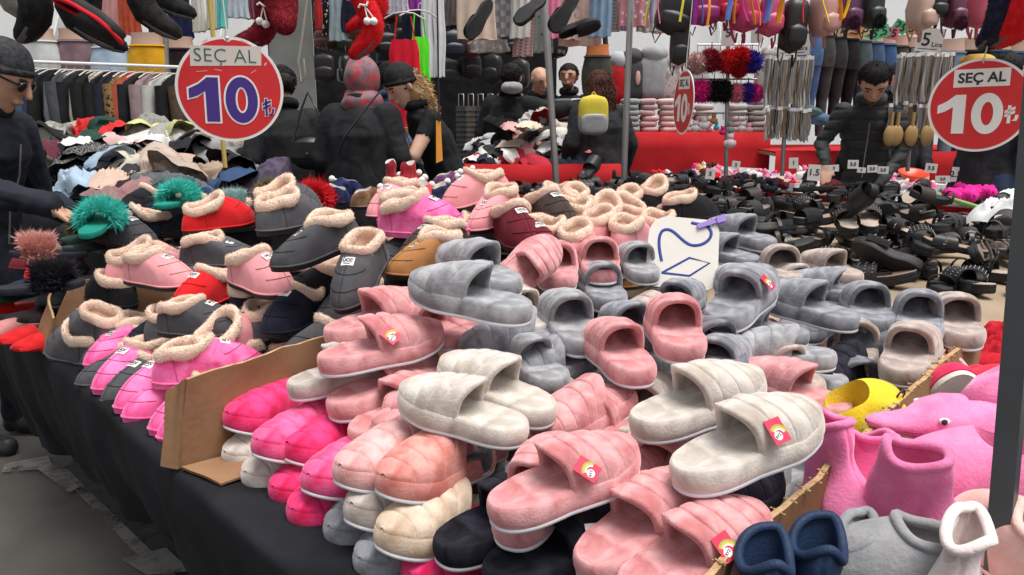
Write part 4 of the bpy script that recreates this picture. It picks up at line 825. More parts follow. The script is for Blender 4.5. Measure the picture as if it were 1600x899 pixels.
LEATH = [plain((.010, .010, .012), 'black_leather', .38), plain((.016, .016, .018), 'black_leather', .55), plain((.035, .022, .018), 'brown_leather', .45), cloth((.012, .012, .013), 'black_suede', .9, .2, 30, .3, 300, .3)]
FOOTB = [plain((.012, .012, .013), 'black_footbed', .6), plain((.30, .20, .15), 'tan_footbed', .65), plain((.20, .16, .14), 'grey_footbed', .6), plain((.42, .34, .28), 'beige_footbed', .6)]
SKN = ['black studded slide', 'black buckled sandal', 'black cross-strap sandal', 'black heel-strap sandal']
def sandal(M, kind, le, fo, label, group=None):
    t = thing('sandal', label, 'sandal', M, group); so, ft, ss = SAND[kind]
    obj('sole', so, t, [RUBB]); obj('footbed', ft, t, [FOOTB[fo]])
    for s_ in ss: obj('strap', s_, t, [LEATH[le], METAL])
HIS = '''S 1545,455,1478,437,.715,0,0 0 0 3|black studded sandal with pale footbed lying at the near right corner
S 1590,435,1520,425,.715,0,0 0 3 3|black flat sandal with pale footbed right of the near corner one
H 1380,450,.71,60,0,0 3 0 0|black chunky sandal at the heap's near edge
H 1415,432,.715,80,0,0 1 0 0|black sandal with square silver buckle at the heap's near edge
H 1350,420,.715,75,0,0 1 0 2|black sandal with silver buckle beside the square buckled one
H 1300,415,.715,60,0,0 1 0 0|black two-strap sandal at the heap's left front
S 1440,372,1395,350,.80,.03,0 2 1 3|beige soled sandal lying on top of the sandal heap
S 1330,370,1318,335,.82,.05,0 0 2 3|pale footbed sandal, left of a pair on the heap
S 1360,368,1355,332,.82,.05,0 0 2 3|pale footbed sandal, right of a pair on the heap
S 1325,345,1358,288,.86,.16,70 3 0 0|black sandal standing on edge showing its ribbed sole
S 1405,330,1355,325,.86,.05,50 3 0 0|black sandal tipped over right of the upright one
S 1535,395,1450,375,.80,.03,0 2 0 1|dark sandal with tan footbed on the right of the heap
S 1180,345,1140,322,.80,.02,0 2 2 3|brown sandal with printed white footbed at the heap's left
S 960,300,885,300,.86,.01,0 0 0 0|long black slide sandal at the back left of the heap
S 1020,310,975,292,.84,.02,0 2 1 1|tan soled sandal lying upside beside the long black slide
H 910,285,.9,60,30,0 3 0 0|black sandal standing up at the far left of the heap
'''
for line in HIS.strip().split('\n'):
    sp, lab = line.split('|'); q = sp.split(' '); sandal(place(' '.join(q[:2]), .25, .02), int(q[2]), int(q[3]), int(q[4]), lab)
g = np.random.default_rng(12); cnt = 0
for i in range(15):
    for j in range(12):
        t = -1.15+i*.235+g.normal()*.05; n = 2.42+j*.185+g.normal()*.05
        if t > 1.15 and n < 2.9: continue
        if n < 2.32+.0*t: continue
        lay = 2 if g.random() < .45 else 1
        for k in range(lay):
            yaw = g.choice([YAW_OUT, YAW_IN, YAW_T, YAW_IN])+g.normal()*.5; pt = g.normal()*.10+(.12 if k else 0); z = TZ+.014+.07*k+max(0, .08*fnoise(np.array([t*2.5, n*2.5, 1]), 9))*(j > 2)
            kd = int(g.integers(0, 4)); z += .02*k
            le_ = int(g.choice([0, 1, 3, 2], p=[.4, .3, .2, .1])); fo_ = int(g.choice([0, 1, 2, 3], p=[.62, .14, .14, .1])); M_ = dirM(TN(t, n, z), (math.cos(yaw), math.sin(yaw), pt), g.normal()*.14+(.9 if g.random() < .1 else 0), 1, (.125, 0, 0))
            zone = ('near ', 'middle ', 'far ')[min(int((n-2.3)/.75), 2)]+('right', 'centre', 'left')[min(max(int((t+1.2)/1.2), 0), 2)]
            sandal(M_, kd, le_, fo_, '%s, %s footbed, %s part of the sandal heap%s' % (SKN[kd].replace('black', ('black', 'matt black', 'brown', 'suede black')[le_]), ('black', 'tan', 'grey', 'beige')[fo_], zone, ', lying on others' if k else ''), SKN[kd]+'s in the heap'); cnt += 1
# ------------------------------------------------------------------ people
def capsules(b, chain, k=12):
    for (p, r) in chain: b.ball(p, r, k)
    for (p, r), (q, s_) in zip(chain[:-1], chain[1:]): b.tube([p, q], [r, s_], k)
def ell_loft(b, secs, k=20):
    a = np.arange(k)*2*math.pi/k; P = []
    for (c, rx, ry, fx) in secs: P.append(np.asarray(c)+np.outer(np.cos(a), np.asarray(fx)*rx)+np.outer(np.sin(a), np.cross([0, 0, 1], fx)*ry))
    P = np.array(P); b.grid(P, cv=True); b.fan(P[0], P[0].mean(0)); b.fan(P[-1], P[-1].mean(0), flip=True)
def person(label, xy, yaw, h=1.65, lean=0., top=None, bottom=None, skin=SKIN, hem=.80, coat=.02, armR=None, armL=None, bare=False, head=(0, 0), cover='hair', covc=(.012, .010, .009), voxel=.011, beard=False, shoes=None, drop=0, wide=1.):
    """yaw: heading; local x right, y forward"""
    s = h/1.65; X = np.array([1., 0, 0]); hip = np.array([0, 0, .88])
    cl, sl = math.cos(lean), math.sin(lean)
    def U(p):   # upper body leans about the hip
        p = np.asarray(p, float)-hip; return hip+np.array([p[0], p[1]*cl+p[2]*sl, p[2]*cl-p[1]*sl])
    prims = []; c = coat
    tor = [(U([0, 0, hem]) if hem > .85 else np.array([0, 0, hem]), .17*wide+c+max(0, .86-hem)*.10, .125+c+max(0, .86-hem)*.08), (np.array([0, 0, .88]), .168*wide+c, .120+c), (U([0, .0, 1.04]), .142*wide+c, .105+c), (U([0, 0, 1.20]), .160+c, .116+c), (U([0, 0, 1.30]), .135+c, .090+c*.7), (U([0, 0, 1.355]), .080+c*.5, .065+c*.5), (U([0, .0, 1.38]), .058, .056)]
    prims.append(('loft', tor, 0))
    hc = U([0, .035, 1.525]); hy, hp = head
    Hm = Matrix.Rotation(hy, 3, 'Z')@Matrix.Rotation(-lean*.6-hp, 3, 'X')
    def Hd(v): return hc+np.array(Hm@Vector(v))
    prims.append(('chain', [(U([0, 0, 1.36]), .054), (Hd((0, -.015, -.06)), .050)], 1))
    prims.append(('chain', [(Hd((0, -.012, .035)), .088), (Hd((0, .02, .02)), .082), (Hd((0, .028, -.03)), .066)], 1)); prims.append(('chain', [(Hd((0, .030, -.045)), .060), (Hd((0, .042, -.075)), .046), (Hd((0, .062, -.095)), .026)], 4 if beard else 1))
    prims.append(('chain', [(Hd((0, .098, .012)), .012), (Hd((0, .116, -.022)), .014)], 1)); prims.append(('chain', [(Hd((-.018, .095, -.058)), .010), (Hd((.018, .095, -.058)), .010)], 1))
    for sg in (1, -1): prims.append(('chain', [(Hd((sg*.084, -.005, .01)), .016), (Hd((sg*.086, -.008, -.022)), .012)], 1))
    for sg, arm in ((1, armR), (-1, armL)):
        sh = U([sg*.158, 0, 1.295]); el, ha = arm or ((sg*.25, -.02, 1.06), (sg*.24, .12, .84)); el = np.array(el, float); ha = np.array(ha, float)
        am = 1 if bare else 0; k = 0 if bare else c*.6
        prims.append(('chain', [(sh, .062+k), (sh*.6+el*.4, .052+k)], 0)); prims.append(('chain', [(sh*.6+el*.4, .048+k), (el, .040+k)], am)); prims.append(('chain', [(el, .040+k), (el*.25+ha*.75, .030+k), (ha, .027+k*.9)], am))
        dv = (ha-el)/np.linalg.norm(ha-el); dn = dv*.6+np.array([0, .25, -.5]); dn /= np.linalg.norm(dn); sd = np.cross(dn, [0, 0, 1.]) if abs(dn[2]) < .95 else np.array([1., 0, 0]); sd /= np.linalg.norm(sd)
        palm = ha+dn*.06
        prims.append(('chain', [(ha, .025), (ha+dn*.03, .026)], 1))
        for q in range(4):
            o = sd*(q-1.5)*.0185; l = (.062, .074, .070, .056)[q]; f0 = ha+dn*.02+o*.7; f1 = palm+dn*.028+o; f2 = f1+dn*l*.5+np.array([0, 0, -.014]); f3 = f2+dn*l*.35+np.array([0, 0, -.024])
            prims.append(('chain', [(f0, .014), (f1, .0098), (f2, .0088), (f3, .0076)], 1))
        prims.append(('chain', [(ha+dn*.02-sd*sg*.018, .014), (ha+dn*.05-sd*sg*.046, .0115), (ha+dn*.085-sd*sg*.052, .0095)], 1))
    for sg in (1, -1):
        prims.append(('chain', [((sg*.09, 0, .87), .085), ((sg*.095, .02, .48), .062), ((sg*.095, -.01, .09), .048)], 2)); prims.append(('chain', [((sg*.095, -.02, .05), .046), ((sg*.105, .12, .035), .036)], 3))
    b = MB(); owners = []
    for kd, data, mi in prims:
        if kd == 'loft': ell_loft(b, [(cc, rx, ry, X) for cc, rx, ry in data])
        else: capsules(b, [(np.asarray(p, float), r) for p, r in data])
    me0 = b.mesh('body_base'); o = bpy.data.objects.new('body_base', me0); COL.objects.link(o); md = o.modifiers.new('r', 'REMESH'); md.mode = 'VOXEL'; md.voxel_size = voxel; md.use_smooth_shade = True
    m2 = o.modifiers.new('s', 'SMOOTH'); m2.iterations = 2; m2.factor = .4
    dg = bpy.context.evaluated_depsgraph_get(); me = bpy.data.meshes.new_from_object(o.evaluated_get(dg)); bpy.data.objects.remove(o); bpy.data.meshes.remove(me0)
    n = len(me.vertices); V = np.empty(n*3); me.vertices.foreach_get('co', V); V = V.reshape(-1, 3); best = np.full(n, 9e9); own = np.zeros(n, int)
    for kd, data, mi in prims:
        pts = [(np.asarray(q[0], float), q[2] if kd == 'loft' else q[1]) for q in data]
        for (p, r), (q, s_) in zip(pts[:-1], pts[1:]):
            e = q-p; u = np.clip((V-p)@e/(e@e+1e-9), 0, 1); dist = np.linalg.norm(V-p-u[:, None]*e, axis=1)-(r*(1-u)+s_*u)
            if kd == 'loft': dist = np.abs(dist)*.55 if False else dist-.0
            m = dist < best; best[m] = dist[m]; own[m] = mi
    if 'vest' in label: zz = (V[:, 2] % .065)-.0325; V[own == 0] -= (np.sign(V[own == 0]*np.array([1, 1, 0]))*(.008*np.exp(-(zz[own == 0]/.007)**2))[:, None])
    # cloth creases
    nr = np.empty(n*3); me.vertices.foreach_get('normal', nr); nr = nr.reshape(-1, 3); wr = fnoise(V*np.array([16, 16, 7]), int(abs(xy[0])*7) % 9)*.007+fnoise(V*np.array([26, 31, 18])+fnoise(V*9, 7)[:, None]*2, 5)*.004
    V[own != 1] += nr[own != 1]*wr[own != 1][:, None]; me.vertices.foreach_set('co', V.ravel())
    me.materials.clear()
    for m in (top, skin, bottom or top, shoes or plain((.015, .015, .016), 'shoe_leather', .5), plain((.11, .065, .045), 'stubble', .8)): me.materials.append(m)
    nf = len(me.polygons); lt = np.empty(nf, int); me.polygons.foreach_get('loop_start', lt); lv = np.empty(len(me.loops), int); me.loops.foreach_get('vertex_index', lv); me.polygons.foreach_set('material_index', own[lv[lt]])
    me.polygons.foreach_set('use_smooth', [True]*nf); me.name = 'body'; me.update()
    t = thing('person', label, 'person', loc=(xy[0], xy[1], -drop), rot=(0, 0, yaw-math.pi/2)); t.scale = (s, s, s)
    obj('body', me, t)
    b = MB(); a = np.arange(24)*2*math.pi/24; cc = U([0, .0, 1.385])
    b.tube([cc+np.array([.078*math.cos(q), .070*math.sin(q), .014-.022*math.sin(q)]) for q in a], .019, 8, True, flatten=1.5); obj('collar', b.mesh('collar', [top]), t)
    b = MB(); b.tube([U([0, .125+c*.9, 1.30]), U([0, .135+c, 1.18]), U([0, .118+c, 1.04]), U([0, .135+c, .90])], .004, 5); obj('zip', b.mesh('zip', [METAL]), t)
    cm = cloth(covc, 'hair' if cover in ('hair', 'long', 'bun', 'short') else 'knit', .75, .35, 60, .5, 180, .15)
    HM = Matrix.Translation(hc)@Hm.to_4x4()
    def shell(rx, ry, rz, cen, keep, nm, noise=.04, k=30, mt=None):
        th = np.linspace(.02, math.pi-.02, k); ph = np.arange(k)*2*math.pi/k; P = np.array([[[math.sin(a)*math.cos(q), math.sin(a)*math.sin(q), math.cos(a)] for q in ph] for a in th]); P *= (1+noise*fnoise(P.reshape(-1, 3)*3, 4).reshape(k, k))[..., None]; P = P*np.array([rx, ry, rz])+np.array(cen)
        if nm in ('hair', 'beanie'): P[..., :2] *= (1-.17*sm(.045, -.05, P[..., 2]) if False else 1-.17*(1-sm(-.05, .045, P[..., 2])))[..., None]
        b = MB(); f = []
        for i in range(k-1):
            for j in range(k):
                q = [i*k+j, (i+1)*k+j, (i+1)*k+(j+1) % k, i*k+(j+1) % k]; c_ = P.reshape(-1, 3)[q].mean(0)
                if keep(c_): f.append(q)
        b.add(P.reshape(-1, 3), f)
        if 'hair' in nm:
            g = np.random.default_rng(len(f)); ii = g.integers(0, len(f), 2600); Q = P.reshape(-1, 3)[np.array(f)[ii]]; w_ = g.dirichlet(np.ones(4), 2600)[..., None]; q = (Q*w_).sum(1); nn = q-np.array(cen); nn /= np.linalg.norm(nn, axis=1)[:, None]
            dn = nn*.35+np.array([0, -.35, -.75]); dn /= np.linalg.norm(dn, axis=1)[:, None]; b.strands(q+nn*.001, dn, .034 if 'long' in nm else .020, .0030, 0, .45, g)
        return obj(nm, b.mesh(nm, [mt or cm]), t, M=HM)
    face = lambda p: not (p[1] > .035 and p[2] < .062+.3*abs(p[0])*0) and not (p[2] < -.045)
    if cover in ('hair', 'short'): shell(.0935, .103, .106, (0, -.009, .028), lambda p: face(p) and not (p[2] < .0 and p[1] > -.01), 'hair')
    if cover == 'bun': shell(.0945, .104, .108, (0, -.009, .027), face, 'hair'); b = MB(); b.ball((0, -.125, .02), (.05, .045, .05), 14, 0, .1, 3); obj('hair_bun', b.mesh('hair_bun', [cm]), t, M=HM)
    if cover == 'long': shell(.105, .118, .118, (0, -.012, .02), lambda p: not (p[1] > .04 and p[2] < .065), 'hair', .06); shell(.115, .07, .20, (0, -.075, -.11), lambda p: True, 'long_hair', .12)
    if cover in ('beanie', 'blond'):
        shell(.097, .107, .116, (0, -.009, .030), lambda p: p[2] > .018+(.04 if p[1] > .02 else -.03), 'beanie', .03)
        b = MB(); b.tube([[.092*math.cos(a), .102*math.sin(a)-.009, .026+.034*math.sin(a)] for a in np.arange(28)*2*math.pi/28], .0085, 8, True, flatten=1.6); obj('beanie_cuff', b.mesh('beanie_cuff', [cm]), t, M=HM)
    if cover == 'blond':
        hm = cloth((.42, .27, .13), 'blond_hair', .6, .3, 60, .5, 200, .2); shell(.10, .09, .17, (0, -.055, -.08), lambda p: p[1] < .03, 'long_hair', .12, mt=hm)
    if cover == 'hijab':
        hm = cloth(covc, 'patterned_scarf', .7, .3, 20, .2, 200, .2, 'blotch', (.45, .06, .07), 28)
        shell(.108, .122, .128, (0, -.006, .02), lambda p: not (p[1] > .065 and p[2] < .075 and p[2] > -.085), 'headscarf', .05, mt=hm); shell(.13, .125, .10, (0, -.01, -.135), lambda p: True, 'scarf_drape', .08, mt=hm)
    if cover != 'none' and cover != 'hijab' or cover == 'bald':
        for sg in (1, -1):
            b = MB(); b.ball((sg*.034, .088, .012), (.014, .007, .006), 8); obj('eye', b.mesh('eye', [INK]), t, M=HM)
            b = MB(); b.tube([[sg*.018, .095, .030], [sg*.036, .093, .035], [sg*.052, .082, .030]], .0045, 6); obj('eyebrow', b.mesh('eyebrow', [plain((.02, .015, .012), 'brow', .8)]), t, M=HM)
    t['hm'] = 0; del t['hm']
    return t, HM
def facing(px, py, Y, toward_px, toward_Y):   # heading from one photo point to another
    a = atY(px, py, Y); b_ = atY(toward_px, py, toward_Y); return math.atan2(b_[1]-a[1], b_[0]-a[0])
dk = lambda c, n='dark_coat': cloth(c, n, .8, .25, 9, .3, 220, .15)
BLKC = dk((.008, .008, .010)); NAVC = dk((.012, .015, .024)); JEAN = dk((.03, .05, .10), 'denim'); CHAR = dk((.03, .033, .038))
# shopper at the left table end
lp = TN(2.02, .16); t, HM = person('shopper in black beanie, sunglasses and dark coat picking at slippers on the left', (lp[0]-.24, lp[1]+.1), R(-8), 1.62, .32, NAVC, NAVC, SKIN, .5, .035, armR=((.24, .22, 1.10), (.14, .48, 1.02)), armL=((-.28, .1, .98), (-.25, .36, .9)), head=(.3, .35), cover='beanie', covc=(.022, .024, .028), voxel=.0075)
b = MB()
for sg in (1, -1): b.ball((sg*.036, .096, .010), (.030, .010, .022), 14)
b.tube([[-.09, .0, .014], [-.066, .082, .014], [.066, .082, .014], [.09, .0, .014]], .004, 6); tag(obj('sunglasses', b.mesh('sunglasses', [plain((.01, .01, .011), 'dark_lens', .15)]), M=t.matrix_basis@HM), 'dark sunglasses worn by the shopper on the left', 'sunglasses')
def pp(x, Y): q = atY(x, 200, Y); return (q[0], q[1])
person('woman with dark tied hair and black jacket seen from behind beside the column', pp(450, 5.0), R(120), 1.60, .12, BLKC, BLKC, SKIN, .62, .045, cover='bun', covc=(.012, .010, .010))
person('woman in a red patterned headscarf and long black coat seen from behind', pp(563, 4.7), R(80), 1.62, .06, BLKC, BLKC, SKIN3, .35, .06, cover='hijab', covc=(.20, .12, .14), wide=1.1)
person('blond woman in black beanie and black dress bending over the tables', pp(702, 5.0), R(205), 1.66, .42, BLKC, BLKC, SKIN3, .45, .012, armR=((.34, .0, 1.22), (.18, .20, 1.08)), armL=((-.20, .30, 1.05), (-.05, .40, .90)), bare=True, head=(.1, .3), cover='blond', covc=(.008, .008, .009))
person('man in blue shirt standing behind the headscarf', pp(612, 6.2), R(95), 1.68, .0, dk((.05, .09, .16), 'blue_shirt'), JEAN, SKIN2, .8, .02, cover='short')
person('man in black jacket with grey hood seen from behind', pp(795, 7.2), R(70), 1.72, .06, BLKC, BLKC, SKIN2, .75, .05, armR=((.40, .15, 1.25), (.62, .35, 1.30)), cover='short', wide=1.1)
person('bald man in black coat looking down', pp(833, 7.9), R(-60), 1.72, .12, BLKC, BLKC, SKIN, .7, .04, head=(0, .3), cover='bald')
person('bearded man in black leather jacket facing the camera', pp(888, 8.2), R(-105), 1.76, 0, dk((.012, .013, .016), 'leather'), BLKC, SKIN, .75, .03, cover='short', beard=True, armR=((.28, .1, 1.08), (.10, .28, 1.05)))
tw, _ = person('red haired woman in dark coat carrying a yellow backpack', pp(938, 6.3), R(100), 1.62, .05, dk((.016, .017, .02)), dk((.012, .016, .032), 'dark_denim'), SKIN, .62, .05, cover='long', covc=(.07, .022, .014))
person('dark haired vendor in grey quilted vest bending over the trinket table', pp(1352, 5.5), R(-110), 1.72, .50, dk((.042, .047, .047), 'quilted_vest'), BLKC, SKIN, .70, .01, armR=((.27, .18, 1.05), (.24, .34, .92)), armL=((-.22, .24, 1.02), (-.08, .42, .80)), head=(0, .45), cover='hair', covc=(.008, .007, .007), beard=True)
person('person with mustard hood and dark hair in profile behind the right sign', pp(1545, 4.9), R(10), 1.66, .05, dk((.02, .022, .026)), JEAN, SKIN3, .7, .04, armR=((.26, .12, 1.02), (.12, .34, .92)), armL=((-.26, .16, 1.02), (-.1, .36, .92)), head=(0, .1), cover='hair', covc=(.010, .009, .009))
person('man with black hood half hidden behind the vendor', pp(1395, 6.6), R(-100), 1.68, 0, BLKC, BLKC, SKIN, .7, .05, cover='beanie', covc=(.01, .01, .012))
# things carried
hb = atY(545, 150, 4.55)
def ribbon(pts, w, name, mat, label, cat):
    b = MB(); b.tube(pts, w, 6, flatten=.3); return tag(obj(name, b.mesh(name, [mat])), label, cat)
t = thing('shoulder_bag', 'black leather shoulder bag hanging at the hip beside the column', 'bag', loc=atY(485, 240, 4.75))
LB = plain((.012, .012, .013), 'bag_leather', .35)
b = MB(); b.ball((0, 0, 0), (.13, .06, .10), 18, 0, .06, 2); obj('bag_body', b.mesh('bag_body', [LB]), t)
b = MB(); b.grid([[[x*.125, -.062-.012*math.cos(x), .07-v*.09] for v in np.linspace(0, 1, 6)] for x in np.linspace(-1, 1, 9)], flip=True); b.ball((0, -.08, 0), .010, 8, 0); obj('flap', b.mesh('flap', [LB]), t)
b = MB(); b.tube([[.11, 0, .05], [.05, .03, .25], [-.01, .06, .36], [-.06, .06, .25], [-.11, 0, .05]], .007, 6); obj('strap', b.mesh('strap', [LB]), t)
b = MB(); b.tube([atY(592, 145, 4.47), atY(560, 185, 4.42), atY(538, 215, 4.44), atY(530, 240, 4.55)], .012, 6, flatten=.4); tag(obj('bag_strap', b.mesh('bag_strap', [LB])), 'black bag strap slung across the long black coat', 'strap')
# yellow backpack
bp = atY(927, 180, 6.0); t = thing('backpack', 'yellow and grey backpack on the red haired woman\'s back', 'backpack', loc=bp, rot=(0, 0, R(8))); t.scale = (.66,)*3
YB = cloth((.60, .48, .05), 'yellow_nylon', .7, .12, 20, .2, 200, .1); GB = cloth((.30, .30, .30), 'grey_nylon', .8, .12, 20, .2, 200, .1)
def bagbody(w, dp, h, k=24, rows=16, z0=0, z1=1):
    P = []
    for z in np.linspace(z0, z1, rows):
        f = (1-abs(2*z-1)**4)**.4+.02; P.append([[w*np.sign(math.cos(a))*abs(math.cos(a))**.6*f, dp*np.sign(math.sin(a))*abs(math.sin(a))**.7*f, (z-.5)*h] for a in np.arange(k)*2*math.pi/k])
    return np.array(P)
b = MB(); b.grid(bagbody(.17, .07, .46), cv=True); obj('main_compartment', b.mesh('main_compartment', [YB]), t)
b = MB(); b.grid(bagbody(.155, .035, .24)+np.array([0, -.065, -.10]), cv=True); obj('front_pocket', b.mesh('front_pocket', [GB]), t)
b = MB(); b.grid(bagbody(.172, .072, .46, z0=.02, z1=.46), cv=True); obj('grey_base', b.mesh('grey_base', [GB]), t, sc=1.015)
b = MB(); b.tube([[-.1, -.11, .005], [.1, -.11, .005]], .004, 6); obj('zip', b.mesh('zip', [WHITE]), t); b = MB(); b.tube([[-.03, 0, .22], [0, 0, .26], [.03, 0, .22]], .008, 6); obj('handle', b.mesh('handle', [YB]), t)
# hoods
for x, y, Y, c, nm in [(800, 137, 7.08, (.30, .30, .31), 'grey knitted hood folded at the neck of the man from behind'), (1528, 98, 4.75, (.55, .32, .06), 'mustard hood folded at the neck behind the right sign')]:
    b = MB(); b.ball((0, 0, 0), (.105, .085, .055), 18, 0, .15, 4); tag(obj('hood', b.mesh('hood', [cloth(c, 'knit', .9, .2, 30, .4, 150, .3)]), loc=atY(x, y, Y)), nm, 'hood')
# orange strip hanging by the bending woman
b = MB(); p = atY(686, 222, 4.3); prism(b, [(-.018, -.115), (.018, -.10), (.012, .11), (-.014, .115)], -.002, .002); o = tag(obj('orange_tag', b.mesh('orange_tag', [plain((.75, .30, .04), 'orange_card', .5)]), M=faceM(p)), 'orange paper strip hanging on a thin cord before the blond woman', 'tag')
b = MB(); b.tube([atY(686, 190, 4.3), atY(683, -20, 4.3)], .005, 6); tag(obj('thin_cord', b.mesh('thin_cord', [BLACKP])), 'thin black cord hanging down to the orange strip', 'cord')
# ------------------------------------------------------------------ hanging goods and far stalls
def garment_mesh(wt, wb, h, dp=.03, folds=5, seed=0, rows=14, shape=None, amp=.012):
    """flattened cloth tube hung from its top edge, z from 0 down to -h"""
    K = 48; a = np.arange(K)*2*math.pi/K; P = []
    for u in np.linspace(0, 1, rows):
        w = (wt*(1-u)+wb*u)/2 if shape is None else np.interp(u, [q[0] for q in shape], [q[1] for q in shape])/2
        x = w*np.cos(a); y = dp*np.sin(a)*(.6+.6*u)+amp*(.25+u)*np.sin(folds*math.pi*np.cos(a)+seed+u*1.5)
        P.append(np.stack([x+.006*math.sin(u*7+seed), y, np.full(K, -h*u)+.006*np.sin(np.cos(a)*6+seed)*u], 1))
    P = np.array(P); b = MB(); b.grid(P, cv=True); b.fan(P[0], P[0].mean(0), flip=False); b.fan(P[-1], P[-1].mean(0), flip=True); return b
HOOK = None
def hook_mesh(w=.36):
    b = MB(); b.tube([[-w/2, 0, -.05], [-w*.25, 0, -.01], [0, 0, 0], [w*.25, 0, -.01], [w/2, 0, -.05]], .006, 6); b.tube([[0, 0, 0], [0, 0, .035], [.018, 0, .052], [.03, 0, .035]], .0025, 5); return b.mesh('hanger', [plain((.55, .5, .47), 'hanger_plastic', .4)])
HOOK = hook_mesh(.30)
def hung(name, label, cat, p, mesh, mat, yaw=0, group=None, hanger=True, extra=()):
    t = thing(name, label, cat, loc=p, rot=(0, 0, yaw), group=group)
    mesh.materials.clear(); mesh.materials.append(mat); obj('cloth', mesh, t)
    if hanger: obj('hanger', HOOK, t, loc=(0, 0, .012))
    for nm, me in extra: obj(nm, me, t)
    return t
F_ = lambda c, **k: cloth(c, k.pop('name', 'garment_fabric'), .9, .18, 12, .25, 200, .2, **k)
# --- clothes rail with coats (left back)
Yr = 6.6; A = atY(30, 96, Yr); B = atY(300, 106, Yr)
b = MB(); b.tube([A+(A-B)*.6, B+(B-A)*.1], .014, 10); rail = tag(obj('clothes_rail', b.mesh('clothes_rail', [plain((.72, .72, .70), 'white_rail', .4)])), 'white horizontal clothes rail full of coats at the back left', 'rail')
coat = [('red', (.45, .012, .015)), ('beige', (.35, .27, .2)), ('denim blue', (.03, .06, .11)), ('dark denim', (.015, .025, .05)), ('black', (.008, .008, .009)), ('charcoal grey', (.05, .055, .06)), ('grey', (.12, .13, .14)), ('black', (.008, .008, .01)), ('black', (.007, .007, .008)), ('cream', (.45, .40, .33)), ('black', (.009, .009, .01)), ('navy', (.010, .012, .022)), ('leopard', (.20, .12, .05)), ('rust', (.30, .06, .03)), ('black', (.008, .009, .011)), ('mauve', (.24, .17, .17)), ('olive', (.13, .12, .07)), ('pale grey', (.4, .4, .38)), ('black', (.008, .008, .009)), ('brown', (.07, .045, .03))]
for k, (nm, c) in enumerate(coat):
    u = (k+.4)/len(coat); p = A*(1-u)+B*u; g = np.random.default_rng(300+k)
    m = garment_mesh(.12, .5, .85, .05, 4, k, shape=[(0, .10), (.06, .34), (.15, .44), (1, .52)], amp=.016); me = m.mesh('cloth')
    sl = MB()
    sl.tube([[-.20, 0, -.10], [-.235, -.04, -.35], [-.22, -.07, -.62]], [.05, .055, .04], 10)
    mat = F_(c, pattern='blotch', col2=(.02, .015, .01), pscale=40) if nm == 'leopard' else F_(c)
    sm_ = sl.mesh('sleeve', [mat]); t = hung('hanging_coat', '%s coat on the white rail, number %s from the beanie shopper'.replace('number %s', '%s') % (nm, ['first', 'second', 'third', 'fourth', 'fifth', 'sixth', 'seventh', 'eighth', 'ninth', 'tenth', 'eleventh', 'twelfth', 'thirteenth', 'fourteenth', 'fifteenth', 'sixteenth', 'seventeenth', 'eighteenth', 'nineteenth', 'twentieth'][k]), 'coat', p+np.array([0, 0, -.06]), me, mat, R(60+g.normal()*13), 'coats on the white rail', True, [('sleeve', sm_)])
b = MB(); b.tube([atY(258, 5, 6.9), atY(268, 300, 6.9)], .018, 8); tag(obj('rail_post', b.mesh('rail_post', [METAL])), 'grey metal post carrying the clothes rail', 'post')
# --- leggings on hip mannequins above the rail
def hips(name, label, p, h, col, w=.36, legs=False, skinb=True, yaw=0, top=(.50, .33, .25), cat='mannequin', group=None, pat=None):
    t = thing('leggings_mannequin' if not legs else 'jeans_mannequin', label, cat, loc=p, rot=(0, 0, yaw), group=group); K = 32; a = np.arange(K)*2*math.pi/K
    def rg(z, wx, wy, cy=0): return np.stack([wx*np.cos(a), wy*np.sin(a)-cy*np.abs(np.cos(a))**2*0+.014*np.cos(2*a)*(wy > .1)*0, np.full(K, z)], 1)
    P = [rg(.0, w*.36, w*.26), rg(-.05, w*.355, w*.26), rg(-.12, w*.40, w*.29)]
    b = MB(); b.grid(P, cv=True, flip=True); b.fan(P[0], [0, 0, 0], flip=False); obj('waist', b.mesh('waist', [plain(top, 'mannequin_skin', .45)]), t)
    m = pat or F_(col); P = [rg(-.10, w*.405, w*.30), rg(-.13, w*.42, w*.31), rg(-.24, w*.50, w*.36), rg(-.32, w*.51, w*.38), rg(-.40, w*.48, w*.36)]
    b = MB(); P = np.array(P)
    if not legs: P = np.concatenate([P, [rg(-.45, w*.46, w*.33)]])
    # seat cleft
    P[2:, :, 1] += .02*np.exp(-(P[2:, :, 0]/.025)**2)*np.where(P[2:, :, 1] < 0, 1, 0)
    b.grid(P, cv=True, flip=True); b.fan(P[-1], P[-1].mean(0), flip=True); obj('leggings' if not legs else 'jeans', b.mesh('leggings', [m]), t)
    b = MB(); b.tube(np.stack([w*.425*np.cos(a), w*.315*np.sin(a), np.full(K, -.115)], 1), .008, 6, True); obj('waistband', b.mesh('waistband', [m]), t)
    for sg in (1, -1):
        b = MB(); n_ = 12; zz = np.linspace(-.34, -h, n_); r = np.interp(np.linspace(0, 1, n_), [0, .3, .55, .62, .8, 1], [w*.26, w*.21, w*.155, w*.16, w*.145, w*.10]); b.tube(np.stack([sg*np.linspace(w*.23, w*.19, n_), .02*np.sin(np.linspace(0, 4, n_)), zz], 1), r*(1+.02*np.sin(np.arange(n_)*2)), 14); obj('leg', b.mesh('leg', [m]), t)
    return t
for k, (x, y, Y, c, nm) in enumerate([(58, 45, 7.3, (.50, .52, .50), 'pale grey'), (115, 45, 7.4, (.20, .13, .15), 'dusty mauve'), (170, 55, 7.3, (.36, .47, .58), 'light blue'), (228, 52, 7.3, (.62, .32, .012), 'mustard yellow'), (277, 58, 7.4, (.02, .010, .014), 'dark maroon')]):
    hips('h', '%s leggings on a hip mannequin above the coat rail' % nm, atY(x, y, Y), .75, c, .37)
